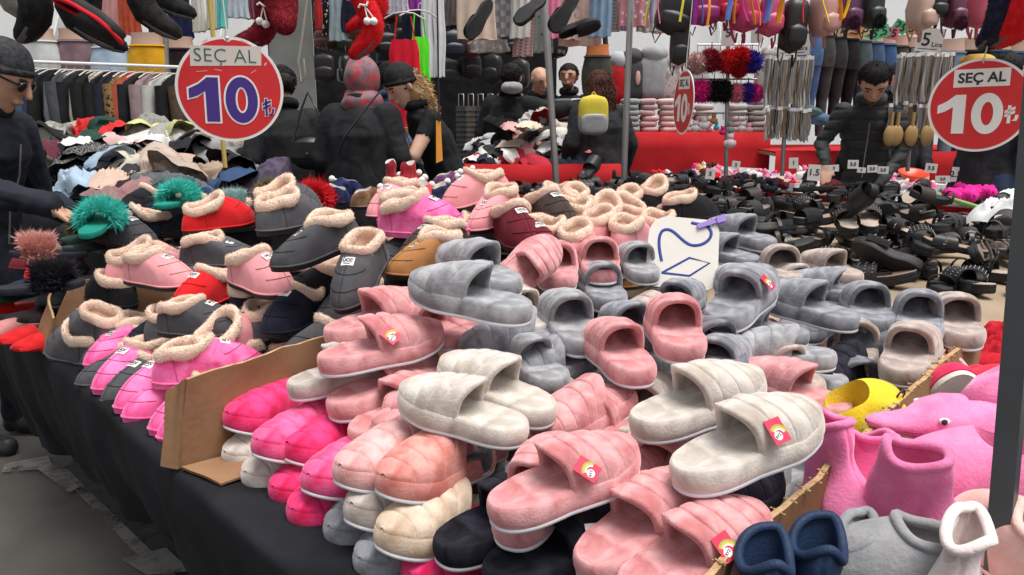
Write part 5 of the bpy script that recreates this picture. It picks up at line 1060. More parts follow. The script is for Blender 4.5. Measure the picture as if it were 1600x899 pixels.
# --- jeans mannequins right back
JC = [((.05, .10, .20), 'mid blue'), ((.06, .12, .24), 'bright blue'), ((.05, .05, .05), 'faded charcoal'), ((.03, .032, .033), 'dark charcoal'), ((.012, .012, .014), 'black'), ((.06, .09, .10), 'grey green'), ((.05, .09, .17), 'washed blue'), ((.04, .09, .20), 'blue'), ((.055, .05, .04), 'olive brown'), ((.02, .035, .08), 'indigo'), ((.02, .035, .09), 'deep indigo'), ((.16, .22, .28), 'pale wash')]
for k, (c, nm) in enumerate(JC):
    x = 1235+k*19.5; hips('j', '%s jeans on a leg mannequin in the jeans row, %s from its left end' % (nm, ['first', 'second', 'third', 'fourth', 'fifth', 'sixth', 'seventh', 'eighth', 'ninth', 'tenth', 'eleventh', 'twelfth'][k]), atY(x+10, 32+k*3, 7.6+.10*k), 1.05, c, .30, True, yaw=R(-25), group='jeans in the row')
for k, (x, y, c, nm) in enumerate([(1482, 62, (.14, .19, .24), 'pale blue'), (1520, 60, (.012, .013, .015), 'black'), (1553, 60, (.02, .06, .09), 'teal blue'), (1590, 62, (.06, .10, .15), 'steel blue')]):
    hips('j', '%s jeans on a leg mannequin near the right sign' % nm, atY(x, y, 7.0), 1.2, c, .36, True, yaw=R(-20))
NEON = [(.55, .5, .3), (.75, .28, .08), (.75, .7, .35), (.12, .65, .28), (.13, .65, .3), (.8, .2, .3), (.1, .6, .25), (.8, .45, .12), (.8, .22, .35), (.85, .3, .08)]
for k, c in enumerate(NEON):
    p = atY(1320+k*14.5, (44, 48, 46, 52, 50, 52, 42, 44, 46, 52)[k], 7.3+.08*k); t = thing('price_card', '%s price card reading 25 stuck on the jeans row, %s from the left' % (['cream', 'orange', 'pale yellow', 'green', 'green', 'pink', 'green', 'amber', 'pink', 'orange'][k], ORD[k]), 'price card', faceM(p, roll=R((20, -15, 12, -20, 15, -10, -30, -25, -30, -10)[k])), 'neon price cards on the jeans'); b = MB(); prism(b, [(-.065, -.055), (.065, -.055), (.065, .055), (-.065, .055)], 0, .003); obj('card', b.mesh('card', [plain(c, 'neon_card', .6)]), t); obj('number', text_mesh('25', .10, .002, .001), t, loc=(0, 0, .005))
# folded jeans under the row
for k, (x, y, c) in enumerate([(1275, 186, (.06, .10, .16)), (1300, 190, (.04, .07, .13)), (1325, 182, (.02, .03, .05)), (1262, 178, (.08, .13, .13)), (1345, 178, (.03, .05, .09))]):
    p = atY(x, y, 6.9); b = MB(); b.ball((0, 0, 0), (.16, .12, .05), 18, 0, .2, k); tag(obj('folded_jeans', b.mesh('folded_jeans', [F_(c, name='denim')]), loc=p, rot=(0, .1*k, .4*k)), '%s folded jeans below the jeans row' % ['mid blue', 'dark blue', 'blackish', 'green blue', 'indigo'][k], 'jeans', 'folded jeans')
# --- pyjamas and dresses on a line, centre top
DR = [(745, 62, .30, .72, (.60, .47, .38), None, 'cream lace-edged nightdress'), (790, 58, .22, .70, (.36, .35, .37), 'check', 'grey checked pyjama'), (765, 82, .32, .10, (.40, .38, .37), 'dots', 'grey lace hem'), (812, 60, .16, .68, (.55, .54, .50), None, 'off white pyjama'), (818, 88, .16, .55, (.62, .40, .40), 'stripe', 'pink striped pyjama'), (840, 82, .26, .75, (.33, .38, .37), 'dots', 'grey green printed pyjama'), (866, 60, .14, .72, (.68, .20, .33), None, 'bright pink pyjama'), (888, 62, .20, .7, (.62, .45, .40), 'dots', 'peach dotted shorts set'), (905, 72, .34, .42, (.68, .46, .40), 'dots', 'peach dotted pyjama shorts'),
      (936, 58, .18, .66, (.20, .30, .42), None, 'denim blue nightshirt'), (952, 50, .16, .6, (.50, .47, .46), 'stripe', 'pale striped pyjama'), (968, 48, .16, .6, (.35, .24, .43), None, 'lilac pyjama'), (990, 42, .24, .55, (.42, .17, .20), 'dots', 'dusty rose floral pyjama'), (1015, 50, .22, .6, (.50, .50, .48), 'dots', 'white printed nightshirt'), (1040, 52, .26, .6, (.72, .42, .32), None, 'peach satin nightdress'), (1062, 42, .16, .5, (.40, .40, .42), 'dots', 'grey printed pyjama top')]
for k, (x, ybot, w, h, c, pat, nm) in enumerate(DR):
    Y = 6.4+.12*(k % 3); q = atY(x, ybot, Y); me = garment_mesh(w*.9, w*1.05, h, .03, 3+k % 3, k).mesh('cloth')
    hung('hanging_garment', '%s hanging in the row over the centre' % nm, 'clothing', q+np.array([0, 0, h]), me, F_(c, pattern=pat, col2=tuple(np.array(c)*.45) if pat != 'dots' or k % 2 else (.6, .5, .5), pscale=22) if pat else F_(c), R(rng.normal()*15))
b = MB(); b.tube([atY(700, -45, 6.45), atY(1090, -60, 6.45)], .012, 8); tag(obj('clothes_line', b.mesh('clothes_line', [METAL])), 'rail above the row of pyjamas', 'rail')
# --- left-centre hangings around the column
LH = [(176, 60, 7.9, .25, .5, (.55, .28, .27), None, 'salmon pink top'), (205, 55, 7.8, .22, .55, (.40, .07, .03), None, 'rust top'), (245, 58, 7.8, .22, .6, (.012, .025, .12), None, 'royal blue top'), (285, 62, 7.7, .30, .6, (.01, .015, .06), None, 'navy trousers'), (312, 50, 7.5, .14, .55, (.58, .56, .50), None, 'off white leggings'), (334, 46, 7.5, .12, .5, (.55, .57, .45), None, 'pale cream top'), (348, 44, 7.5, .10, .5, (.10, .48, .45), None, 'aqua top'), (372, 28, 8, .22, .35, (.45, .50, .56), None, 'pale blue vest'), (390, 30, 8.1, .14, .4, (.20, .06, .08), None, 'dusky red top'),
      (508, 40, 8.2, .12, .5, (.04, .12, .45), None, 'bright blue backpack strap cloth'), (500, 46, 8.2, .10, .45, (.5, .03, .03), None, 'small red cloth bag'), (513, 55, 8, .10, .55, (.015, .015, .015), 'dots', 'black dotted scarf'), (530, 64, 7.8, .18, .5, (.27, .33, .36), None, 'grey blue jeans pair'), (552, 52, 7.8, .26, .6, (.010, .012, .025), None, 'dark navy apron'), (622, 22, 7.2, .24, .25, (.50, .47, .56), 'blotch', 'lilac tie-dye top'), (650, 18, 7.2, .20, .2, (.22, .03, .25), None, 'purple top'), (655, 60, 7.8, .36, .8, (.008, .012, .03), None, 'black navy dress'), (715, 40, 7.0, .22, .45, (.13, .11, .10), None, 'taupe trousers')]
for k, (x, yb, Y, w, h, c, pat, nm) in enumerate(LH):
    q = atY(x, yb, Y); me = garment_mesh(w*.9, w*1.05, h, .03, 3+k % 3, 30+k).mesh('cloth')
    hung('hanging_garment', '%s hanging at the back left of centre' % nm, 'clothing', q+np.array([0, 0, h]), me, F_(c, pattern=pat, col2=(.6, .6, .6), pscale=25) if pat else F_(c), R(rng.normal()*20))
# red and green strappy dresses, white trousers
def strappy(x, y, Y, w, h, c, label, yaw=0):
    p = atY(x, y, Y); t = thing('strappy_dress', label, 'dress', loc=p, rot=(0, 0, yaw)); m = F_(c)
    b = garment_mesh(w, w, h, .025, 3, int(x), shape=[(0, w*.72), (.12, w*.9), (.4, w*.88), (1, w*1.1)]); obj('cloth', b.mesh('cloth', [m]), t)
    for sg in (1, -1): b = MB(); b.tube([[sg*w*.30, 0, -.01], [sg*w*.24, 0, .10], [sg*w*.2, 0, .16]], .012, 6, flatten=.4); obj('strap', b.mesh('strap', [m]), t)
    obj('hanger', HOOK, t, loc=(0, 0, .19))
strappy(632, 62, 5.9, .25, .62, (.62, .008, .03), 'red strappy dress on a white hanger behind the black beanie'); strappy(655, 58, 6.0, .17, .50, (.10, .72, .02), 'neon green strappy top beside the red dress', R(30))
t = thing('white_trousers', 'white trousers hanging near the thin black cord', 'trousers', loc=atY(676, -8, 6.4))
for sg in (1, -1): obj('leg', garment_mesh(.10, .09, .62, .04, 2, 3+sg).mesh('leg', [F_((.62, .62, .64))]), t, loc=(sg*.045, 0, 0))
# --- dark bag stall behind: wall of bags, suitcases
b = MB(); p0_ = atY(500, 250, 9.6); p1_ = atY(868, 250, 9.6); b.box((p0_[0], 9.6, 0), (p1_[0], 9.75, 2.6)); tag(obj('dark_curtain', b.mesh('dark_curtain', [dk((.010, .010, .012), 'black_curtain')])), 'black curtain closing the bag stall at the back', 'curtain')
BAGC = [(.012, .012, .014), (.02, .02, .022), (.008, .01, .02), (.10, .02, .02), (.05, .06, .03), (.03, .03, .035), (.015, .012, .012)]
for k in range(30):
    g = np.random.default_rng(500+k); x = 505+(k % 10)*33+g.normal()*5; y = 25+(k//10)*42+g.normal()*6; Y = 8.4+.1*(k % 4); p = atY(x, y, Y)
    t = thing('dark_bag', '%s bag in the bag stall\'s %s row, %s from the left' % (['black', 'dull black', 'navy', 'dark red', 'olive', 'charcoal', 'brown black'][k % 7], ['top', 'middle', 'lowest'][k//10], ORD[k % 10]), 'bag', loc=p, rot=(0, 0, g.normal()*.5), group='dark bags in the bag stall'); m = plain(BAGC[k % 7], 'bag_leather', .42)
    w, h = g.uniform(.10, .16), g.uniform(.22, .34); b = MB(); b.grid(bagbody(w, .06, h, 20, 10), cv=True); obj('bag_body', b.mesh('bag_body', [m]), t)
    b = MB(); b.grid(bagbody(w*.8, .03, h*.5, 16, 8)+np.array([0, -.055, -h*.18]), cv=True); obj('pocket', b.mesh('pocket', [m]), t); b = MB(); b.tube([[-w*.4, 0, h*.45], [-w*.2, 0, h*.8], [w*.2, 0, h*.8], [w*.4, 0, h*.45]], .008, 6); obj('handle', b.mesh('handle', [m]), t)
SC = [((.055, .058, .062), 'charcoal'), ((.13, .11, .095), 'taupe'), ((.06, .065, .07), 'slate'), ((.045, .05, .055), 'dark grey'), ((.05, .055, .07), 'blue grey'), ((.15, .125, .11), 'beige brown'), ((.16, .13, .12), 'rosy brown'), ((.05, .05, .055), 'graphite')]
for k, (c, nm) in enumerate(SC):
    p = atY(722+k*15, 190, 8.2); t = thing('suitcase', '%s suitcase in the row behind the tables, %s from the left' % (nm, ['first', 'second', 'third', 'fourth', 'fifth', 'sixth', 'seventh', 'eighth'][k]), 'suitcase', loc=(p[0], p[1], 0), group='suitcases in the row'); m = cloth(c, 'ribbed_suitcase', .6, .15, 20, .3, 120, .1)
    b = MB(); b.box((-.046, -.2, .72), (.046, .2, 1.34))
    for q in range(12): b.box((-.05, -.205, .74+q*.05), (.05, .205, .765+q*.05))
    obj('shell', b.mesh('shell', [m], False), t); b = MB(); b.tube([[-.025, -.1, 1.34], [-.025, -.1, 1.46], [.025, -.1, 1.46], [.025, -.1, 1.34]], .006, 6); obj('handle', b.mesh('handle', [METAL]), t)
    for sg in (1, -1): b = MB(); b.ball((sg*.025, -.17, .695), .026, 10); obj('wheel', b.mesh('wheel', [BLACKP]), t)
b = MB(); pa, pb = atY(715, 200, 8.0), atY(850, 200, 8.0); b.box((pa[0]-.1, 7.9, .60), (pb[0]+.1, 8.6, .665)); tag(obj('suitcase_shelf', b.mesh('suitcase_shelf', [plain((.1, .08, .07), 'shelf_wood', .6)])), 'low shelf under the row of suitcases', 'shelf')
# grey column
cp = atY(462, 200, 5.9); b = MB(); a = np.arange(8)*2*math.pi/8
b.box((-.15, -.10, 0), (.15, .10, 3.2)); b.box((-.16, -.035, 0), (.16, .035, 3.2)); tag(obj('concrete_column', b.mesh('concrete_column', [cloth((.17, .175, .165), 'column_paint', .7, .2, 4, .3, 40, 0)], False), loc=(cp[0], cp[1], 0), rot=(0, 0, .3)), 'grey market column between the hanging clothes', 'column')
b = MB(); b.tube([atY(480, 0, 5.6), atY(472, 60, 5.6), atY(466, 95, 5.6), atY(470, 130, 5.6), atY(478, 118, 5.6), atY(474, 92, 5.6)], .008, 6); tag(obj('frayed_rope', b.mesh('frayed_rope', [plain((.35, .33, .28), 'rope', .9)])), 'frayed pale rope tied down the grey column', 'rope')
# tent poles
for (xa, ya, xb, yb, Y, w, c, lab) in [(850, -10, 870, 300, 5.0, .022, METAL, 'slim metal pole leaning left of the pair in the centre'), (986, -10, 974, 300, 5.0, .020, METAL, 'slim metal pole in the centre left of the edge-on sign'), (945, 50, 952, 160, 9, .03, BLACKP, 'dark tent pole at the far back'), (1138, 60, 1134, 285, 5.3, .014, METAL, 'chrome stand pole carrying fur pompoms'), (1232, 80, 1222, 275, 5.3, .014, METAL, 'chrome stand pole carrying necklaces left of the vendor'), (1428, 75, 1418, 268, 5.3, .014, METAL, 'chrome stand pole carrying necklaces right of the vendor')]:
    b = MB(); b.tube([atY(xa, ya, Y), atY(xb, yb, Y)], w, 10); tag(obj('pole', b.mesh('pole', [c])), lab, 'pole')
# ------------------------------------------------------------------ heaps of clothes
def crumple(seed, N=26):
    g = np.random.default_rng(seed); k1 = g.normal(size=(4, 2))*3.4; ph = g.uniform(0, 6.28, 4); k2 = g.normal(size=(5, 2))*6; p2 = g.uniform(0, 6.28, 5); rows = []
    for i in range(N):
        r = (i/(N-1)); row = []
        for j in range(36):
            a = j*2*math.pi/36; rr = r*(1+.32*math.sin(a*2+ph[0])+.20*math.sin(a*3+ph[1])+.12*math.sin(a*5+ph[2])); x, y = rr*math.cos(a), rr*math.sin(a)
            q = np.array([x, y]); f = max((1-abs(math.sin(q@k1[m]+ph[m]+.6*math.sin(q@k2[m]*.35)))) for m in range(3)); f2 = sum(math.sin(q@k2[m]+p2[m]) for m in range(5))/5
            row.append([x, y, .35*(1-r**2.2)+.62*(f**2.6)*(1-.3*r)+.10*f2-.65*r**5])
        rows.append(row)
    b = MB(); b.grid(np.array(rows), cv=True, flip=True); return b.mesh('crumpled_cloth', [None])
CRU = [crumple(900+i) for i in range(7)]
def heap_item(k, p, size, c, label, group=None, name='crumpled_garment', hz=.5, pat=None, tilt=1.):
    g = np.random.default_rng(700+k); o = obj(name, CRU[k % 7], None, [F_(c, pattern=pat, col2=(.6, .58, .55), pscale=26) if pat else F_(c)], loc=p, rot=(tilt*(g.normal()*.35+.35), tilt*g.normal()*.35, g.uniform(0, 6.28)), sc=(size*g.uniform(.8, 1.2), size*g.uniform(.6, .9), size*hz)); return tag(o, label, 'clothing', group)
def dark_table(x0, x1, Y0, Y1, z, mat, name, label):
    b = MB(); us = np.linspace(0, 1, 50); rows = []
    for v in np.concatenate([[-1], np.linspace(0, 1, 8)]):
        row = []
        for u in us:
            X = x0+(x1-x0)*u
            row.append([X, Y1 if v < 0 else Y0-.03*v-.02*math.sin(X*11)*v, z if v <= 0 else z-z*.93*v])
        rows.append(row)
    b.grid(rows, flip=True); t = thing(name, label, 'table'); obj('cloth', b.mesh('cloth', [mat]), t); b = MB(); b.box((x0, Y0+.02, z-.04), (x1, Y1, z-.01)); obj('table_top', b.mesh('table_top', [plain((.2, .13, .07), 'plywood', .7)]), t)
    return t
dark_table(-2.9, -1.1, 4.2, 6.0, .80, BLK, 'clothes_table', 'black draped table under the left heap of clothes')
REDC = cloth((.42, .010, .014), 'red_cloth', .85, .15, 5, .2, 200, .15)
pa, pb = atY(735, 255, 6.0), atY(972, 255, 6.0); dark_table(pa[0]-.1, pb[0], 6.0, 7.3, .90, REDC, 'red_table', 'red draped table under the centre heap of clothes')
pa, pb = atY(868, 205, 7.4), atY(1205, 205, 7.4); dark_table(pa[0], pb[0], 7.4, 8.6, 1.10, REDC, 'red_table', 'red draped table under the folded stacks at the back')
pa, pb = atY(1195, 235, 7.2), atY(1600, 235, 7.2); dark_table(pa[0], pb[0]+.6, 6.9, 8.2, .95, REDC, 'red_table', 'red draped table below the jeans row')
LM = [(150, 212, (.50, .012, .015), 'red knit'), (183, 208, (.52, .02, .02), 'red knit with white cuff'), (105, 235, (.10, .02, .035), 'burgundy'), (140, 222, (.012, .045, .03), 'dark green'), (152, 232, (.6, .6, .57), 'white'), (235, 205, (.50, .50, .22), 'pale lime hooded'), (250, 228, (.62, .61, .58), 'bright white'), (198, 238, (.55, .36, .34), 'pink printed'), (215, 258, (.55, .50, .38), 'cream striped'), (190, 280, (.52, .38, .31), 'beige pink'), (272, 258, (.28, .36, .47), 'light blue denim'), (312, 270, (.34, .25, .19), 'camel'), (262, 206, (.27, .27, .25), 'heather grey'), (285, 230, (.012, .014, .022), 'black navy'), (370, 240, (.25, .25, .25), 'grey'), (115, 278, (.33, .43, .54), 'pale blue'), (345, 290, (.03, .06, .14), 'denim blue'), (325, 215, (.36, .30, .24), 'taupe fur'), (160, 250, (.02, .02, .02), 'black dotted'), (180, 262, (.010, .010, .012), 'black'), (385, 265, (.2, .2, .2), 'mid grey'), (250, 285, (.45, .36, .30), 'sand'), (228, 232, (.50, .33, .3), 'rose'), (345, 250, (.012, .012, .014), 'black wool'), (300, 296, (.1, .11, .12), 'charcoal'), (410, 285, (.08, .06, .10), 'plum'), (205, 298, (.28, .15, .15), 'brown rose'), (90, 215, (.30, .30, .26), 'stone')]
for k, (x, y, c, nm) in enumerate(LM+[(x_+(37 if i_ % 2 else -29), y_+(9 if i_ % 3 else -6), tuple(np.array(c_)*.85), n_) for i_, (x_, y_, c_, n_) in enumerate(LM) if 105 < x_ < 400]):
    heap_item(k, atY(x, y+4, 4.35+(305-y)*.011), .18 if k % 3 else .22, c, '%s garment crumpled on the left heap of clothes%s' % (nm, '' if k < len(LM) else ', darker second piece'), 'clothes on the left heap', hz=.42, pat='stripe' if 'strip' in nm else 'dots' if 'dott' in nm else None)
for k in range(34):
    g = np.random.default_rng(820+k); x, y = g.uniform(95, 450), g.uniform(212, 310)
    heap_item(40+k, atY(x, y+14, 4.5+(305-y)*.012), .26, [(.010, .010, .012), (.014, .014, .02), (.03, .03, .033), (.02, .012, .014)][k % 4], '%s garment lying low %s of the left heap of clothes' % (['black', 'blue black', 'charcoal', 'brown black'][k % 4], 'at the left' if x < 210 else 'in the middle' if x < 330 else 'at the right'), 'black clothes in the left heap', hz=.4)
CM = [(.62, .62, .60), (.010, .010, .012), (.25, .26, .27), (.012, .015, .03), (.58, .50, .42), (.03, .032, .03), (.60, .60, .60), (.05, .04, .035), (.62, .27, .27), (.008, .008, .01), (.55, .55, .57), (.40, .02, .04)]
CN = ['white', 'black', 'grey', 'navy', 'cream', 'charcoal', 'bright white', 'brown', 'pink', 'deep black', 'off white', 'red']
for k in range(64):
    g = np.random.default_rng(950+k); u = g.uniform(0, 1); x = 742+200*u; hgt = 62*math.exp(-((u-.45)/.38)**2)+12; v = g.uniform(0, 1); y = 258-hgt*v; c = k % 12
    heap_item(80+k, atY(x, y+2, 6.15+.9*v), g.uniform(.12, .20), CM[c], '%s garment crumpled on the red table\'s heap' % CN[c], '%s clothes on the red table heap' % CN[c], hz=.45)
for k, (x, y, c, nm) in enumerate([(802, 192, (.62, .33, .33), 'salmon pink'), (828, 190, (.62, .54, .42), 'cream'), (880, 200, (.62, .61, .54), 'ivory'), (925, 228, (.62, .20, .20), 'coral pink'), (915, 250, (.6, .45, .44), 'pale pink folded')]): heap_item(150+k, atY(x, y+6, 6.3), .15, c, '%s garment on top of the red table\'s heap' % nm, None, hz=.28, tilt=.1)
# small heap + carton between the shoppers
for k, (x, y, c, nm) in enumerate([(640, 240, (.35, .35, .40), 'grey white print'), (650, 225, (.05, .1, .2), 'blue'), (510, 220, (.4, .4, .38), 'pale grey'), (520, 210, (.4, .03, .03), 'red'), (630, 262, (.012, .012, .013), 'black')]): heap_item(160+k, atY(x, y, 5.4), .16, c, '%s garment between the shoppers seen from behind' % nm)
b = MB(); p = atY(628, 222, 5.6); b.box((-.16, -.1, -.12), (.16, .1, .10)); tag(obj('carton', b.mesh('carton', [CARD], False), loc=p, rot=(0, 0, .2)), 'small cardboard carton between headscarf and blond woman', 'box')
dark_table(-1.3, -.2, 5.3, 6.1, .78, BLK, 'clothes_table', 'dark draped table between the shoppers')
# folded stacks at the back
SLAB = MB(); SLAB.ball((0, 0, 0), (1, 1, 1), 20); v = np.vstack(SLAB.v); v = np.sign(v)*np.abs(v)**.55; SLAB.v = [v]; SLABM = SLAB.mesh('folded', [None])
FS = [(878, (.045, .05, .06), 'dark checked', 6), (902, (.38, .42, .42), 'pale grey striped', 6), (985, (.26, .32, .31), 'grey green', 6), (1012, (.55, .40, .40), 'dusty pink', 6), (1042, (.58, .44, .43), 'rose beige', 6), (1068, (.50, .40, .38), 'mauve', 5), (1180, (.30, .31, .29), 'sage grey', 6), (1100, (.48, .42, .40), 'oatmeal', 5), (1150, (.45, .45, .43), 'stone grey', 5)]
for k, (x, c, nm, n) in enumerate(FS):
    for q in range(n):
        g = np.random.default_rng(1100+k*9+q); p = atY(x+g.normal()*1.5, 202-q*8.6, 7.7); o = obj('folded_garment', SLABM, None, [F_(tuple(np.array(c)*g.uniform(.75, 1.25)), pattern='check' if 'check' in nm else None, col2=(.2, .2, .2), pscale=30)], loc=p, rot=(0, g.normal()*.03, g.normal()*.08), sc=(.088, .12, .030)); tag(o, '%s garment folded in the back stack, %s from the bottom' % (nm, ORD[q]), 'clothing', '%s folded stack' % nm)
# torso mannequins with hooded tops
for k, (x, y, c, w, h, nm, pat) in enumerate([(965, 130, (.45, .015, .02), .17, .42, 'red top with striped hood', None), (986, 126, (.05, .05, .055), .18, .44, 'charcoal top with pink rabbit ears', None), (1020, 122, (.30, .31, .32), .21, .46, 'grey hooded sweatshirt', None), (1052, 130, (.48, .42, .41), .20, .40, 'pale speckled sweatshirt', 'blotch'), (1085, 132, (.33, .35, .34), .18, .36, 'grey cloth', None), (1205, 120, (.48, .47, .43), .20, .42, 'off white knit with dark motif', 'blotch'), (868, 60, (.02, .02, .025), .16, .4, 'black patterned backpack', 'dots')]):
    p = atY(x, y, 8.0); t = thing('torso_mannequin', '%s on a torso form at the back' % nm, 'mannequin', loc=p); m = F_(c, pattern=pat, col2=(.3, .24, .24), pscale=14) if pat else F_(c)
    b = MB(); b.grid(bagbody(w*.8, .11, h, 24, 14)*np.array([1, 1, 1]), cv=True); obj('sweatshirt', b.mesh('sweatshirt', [m]), t); b = MB(); b.ball((0, -.02, h*.5), (w*.62, .10, .09), 18, 0, .1, k); obj('hood', b.mesh('hood', [F_((.28, .34, .38), pattern='stripe', col2=(.5, .5, .5), pscale=30) if k == 0 else m]), t)
    if k == 1:
        for sg in (1, -1): b = MB(); b.ball((sg*.05, -.115, .02), (.025, .01, .07), 12); obj('rabbit_ear', b.mesh('rabbit_ear', [F_((.6, .35, .33))]), t)
hips('h', 'dark grey leggings with orange waist on a form behind the red haired woman', atY(934, 70, 7.8), .75, (.05, .052, .045), .30, top=(.55, .17, .05))
# ------------------------------------------------------------------ trinket table
tt = thing('trinket_table', 'long table of hair trinkets and small toys with price cards', 'table')
b = MB(); prism(b, [TN(-1.3, 4.85), TN(-1.3, 6.3), TN(2.75, 6.3), TN(2.75, 4.85)], .70, .74); obj('table_top', b.mesh('table_top', [plain((.55, .54, .52), 'white_laminate', .5)], False), tt)
b = MB(); b.grid([[TN(t, 4.84-.02*math.sin(t*15)*z, .735-.6*z) for z in np.linspace(0, 1, 6)] for t in np.linspace(-1.3, 2.75, 60)]); obj('cloth', b.mesh('cloth', [REDC]), tt)
for k in range(9):
    t = -1.0+k*.42; n = 5.0+(k % 3)*.38; b = MB(); w, l, hh = .19, .14, .06
    for (x0, y0, x1, y1) in [(-w, -l, w, -l+.006), (-w, l-.006, w, l), (-w, -l+.006, -w+.006, l-.006), (w-.006, -l+.006, w, l-.006)]: b.box((x0, y0, 0), (x1, y1, hh))
    b.box((-w, -l, 0), (w, l, .004)); tag(obj('white_tray', b.mesh('white_tray', [plain((.74, .75, .76), 'white_plastic', .35)], False), loc=TN(t, n, .742), rot=(0, 0, YAW_T+.1*math.sin(k))), 'white plastic tray on the trinket table, %s from the right' % ORD[k], 'tray', 'white trays on the trinket table')
def bow_mesh():
    b = MB(); th = np.arange(20)*2*math.pi/20
    for sg in (1, -1): b.tube(np.stack([sg*(.5+.5*np.cos(th)), .15*np.sin(th*1), .42*np.sin(th)], 1), .2, 8, True)
    b.ball((0, 0, 0), .25, 10); return b.mesh('hair_bow', [None])
def scrunchie():
    b = MB(); th = np.arange(40)*2*math.pi/40; b.tube(np.stack([.7*np.cos(th), .7*np.sin(th), .18*np.sin(th*7)], 1), .32+.09*np.sin(th*11), 10, True); return b.mesh('scrunchie', [None])
def doll():
    b = MB(); b.ball((0, 0, .1), (.5, .45, .5), 12); b.ball((0, 0, .75), (.36, .34, .36), 12)
    for sg in (1, -1): b.ball((sg*.28, 0, 1.05), (.13, .1, .16), 8); b.ball((sg*.45, -.1, .1), (.16, .16, .3), 8)
    return b.mesh('plush_charm', [None])
BOWM, SCRM, DOLM = bow_mesh(), scrunchie(), doll()
TC = [((.75, .18, .32), 'pink'), ((.68, .64, .64), 'white'), ((.62, .012, .02), 'red'), ((.8, .05, .30), 'magenta'), ((.02, .02, .022), 'black'), ((.30, .12, .38), 'purple'), ((.75, .42, .45), 'pale pink'), ((.12, .02, .03), 'maroon'), ((.03, .08, .3), 'blue'), ((.6, .5, .1), 'yellow')]
for k in range(150):
    g = np.random.default_rng(1300+k); t = g.uniform(-1.2, 2.7); n = g.uniform(4.88, 5.9); c, nm = TC[int(g.choice(10, p=[.24, .2, .07, .08, .14, .05, .12, .05, .03, .02]))]; q = k % 3; s_ = (.045, .040, .045)[q]; z = .755+.05*g.random()
    o = obj(('hair_bow', 'scrunchie', 'plush_charm')[q], (BOWM, SCRM, DOLM)[q], None, [F_(c)], loc=TN(t, n, z), rot=(g.normal()*.4, g.normal()*.4, g.uniform(0, 6)), sc=s_*g.uniform(.9, 1.5)); nn = ('hair bow', 'scrunchie', 'plush charm')[q]; tag(o, '%s %s among the trinkets on the far table' % (nm, nn), nn, '%s %ss on the trinket table' % (nm, nn))
# black and dark trinkets just in front of the table, on the sandal cloth end
for k in range(40):
    g = np.random.default_rng(1500+k); t = g.uniform(-.9, 2.2); n = g.uniform(4.45, 4.72); c, nm = [((.012, .012, .014), 'black'), ((.10, .012, .02), 'wine red'), ((.02, .02, .03), 'dark')][k % 3]; o = obj('scrunchie', SCRM, None, [F_(c)], loc=TN(t, n, .80+.03*g.random()), rot=(g.normal()*.5, g.normal()*.5, 0), sc=.06); tag(o, '%s scrunchie in the row before the trinket table' % nm, 'scrunchie', '%s scrunchies before the trinket table' % nm)
b = MB(); a = np.arange(28)*2*math.pi/28; b.grid([np.stack([r*np.cos(a), r*np.sin(a), np.full(28, z)], 1) for r, z in [(.06, 0), (.10, .05), (.105, .05), (.11, .055), (.105, .045), (.065, -.005)]], cv=True); b.fan(np.stack([.06*np.cos(a), .06*np.sin(a), np.zeros(28)], 1), [0, 0, 0]); tag(obj('orange_bowl', b.mesh('orange_bowl', [plain((.75, .06, .02), 'orange_plastic', .3)]), loc=at(1425, 280, .80), rot=(.25, 0, 0)), 'bright orange red plastic bowl on the trinket table', 'bowl')
b = MB(); b.tube([at(1465, 305, .83), at(1598, 345, .80)], .012, 10); tag(obj('green_stick', b.mesh('green_stick', [plain((.25, .5, .12), 'green_plastic', .4)])), 'lime green stick lying across the right of the table', 'stick')
for k, (x, y, c) in enumerate([(1590, 320, (.72, .74, .74)), (1575, 335, (.70, .72, .72)), (1598, 300, (.74, .75, .76))]): tag(obj('plastic_bag', CRU[k], None, [plain(c, 'thin_plastic', .25)], loc=at(x, y, .82), sc=(.14, .12, .10)), 'crumpled white plastic bag at the right table end, %s one' % ['middle', 'nearest', 'rear'][k], 'bag', 'plastic bags at the right table end')
for k, (x, y) in enumerate([(1500, 305), (1530, 300), (1515, 295)]): tag(obj('scrunchie', SCRM, None, [F_((.75, .02, .28))], loc=at(x, y, .84), sc=.09), 'large magenta scrunchie by the green stick, %s one' % ['left', 'right', 'rear'][k], 'scrunchie', 'magenta scrunchies by the green stick')
def card(x, y, Y, wpx, hpx, s, label, roll=0, size=.6, sub=None, col=PAPER, group=None):
    p = atY(x, y, Y); k = Y/1208*1.03; w, h = wpx*k, hpx*k; t = thing('price_card', label, 'price card', faceM(p, roll=R(roll)), group); b = MB(); prism(b, [(-w/2, -h/2), (w/2, -h/2), (w/2, h/2), (-w/2, h/2)], -.001, .001); obj('card', b.mesh('card', [col], False), t)
    if s: obj('number', text_mesh(s, round(h*size, 4), .0012, .0004), t, [INK], loc=(-w*.14 if sub else 0, 0, .0025))
    if sub: obj('small_print', text_mesh(sub, round(h*size*.36, 4), .0003, .0004), t, [INK], loc=(w*.30, -h*.18, .0025)); b = MB(); b.box((-w*.4, -h*.40, .001), (w*.35, -h*.37, .0016)); obj('underline', b.mesh('underline', [INK]), t)
card(1138, 52, 5.2, 19, 36, '5', 'tall white card reading 5 on top of the pompom stand', 0, .45); card(1183, 47, 5.1, 17, 36, '2', 'tall white card reading 2 hanging from the backpacks', 2, .4)
card(1240, 70, 5.2, 45, 29, '10', 'white card reading 10 lira on the left necklace stand', 1, .75, 'Lira'); card(1453, 63, 5.2, 34, 32, '5', 'white card reading 5 lira on the right necklace stand', -6, .8, 'Lira')
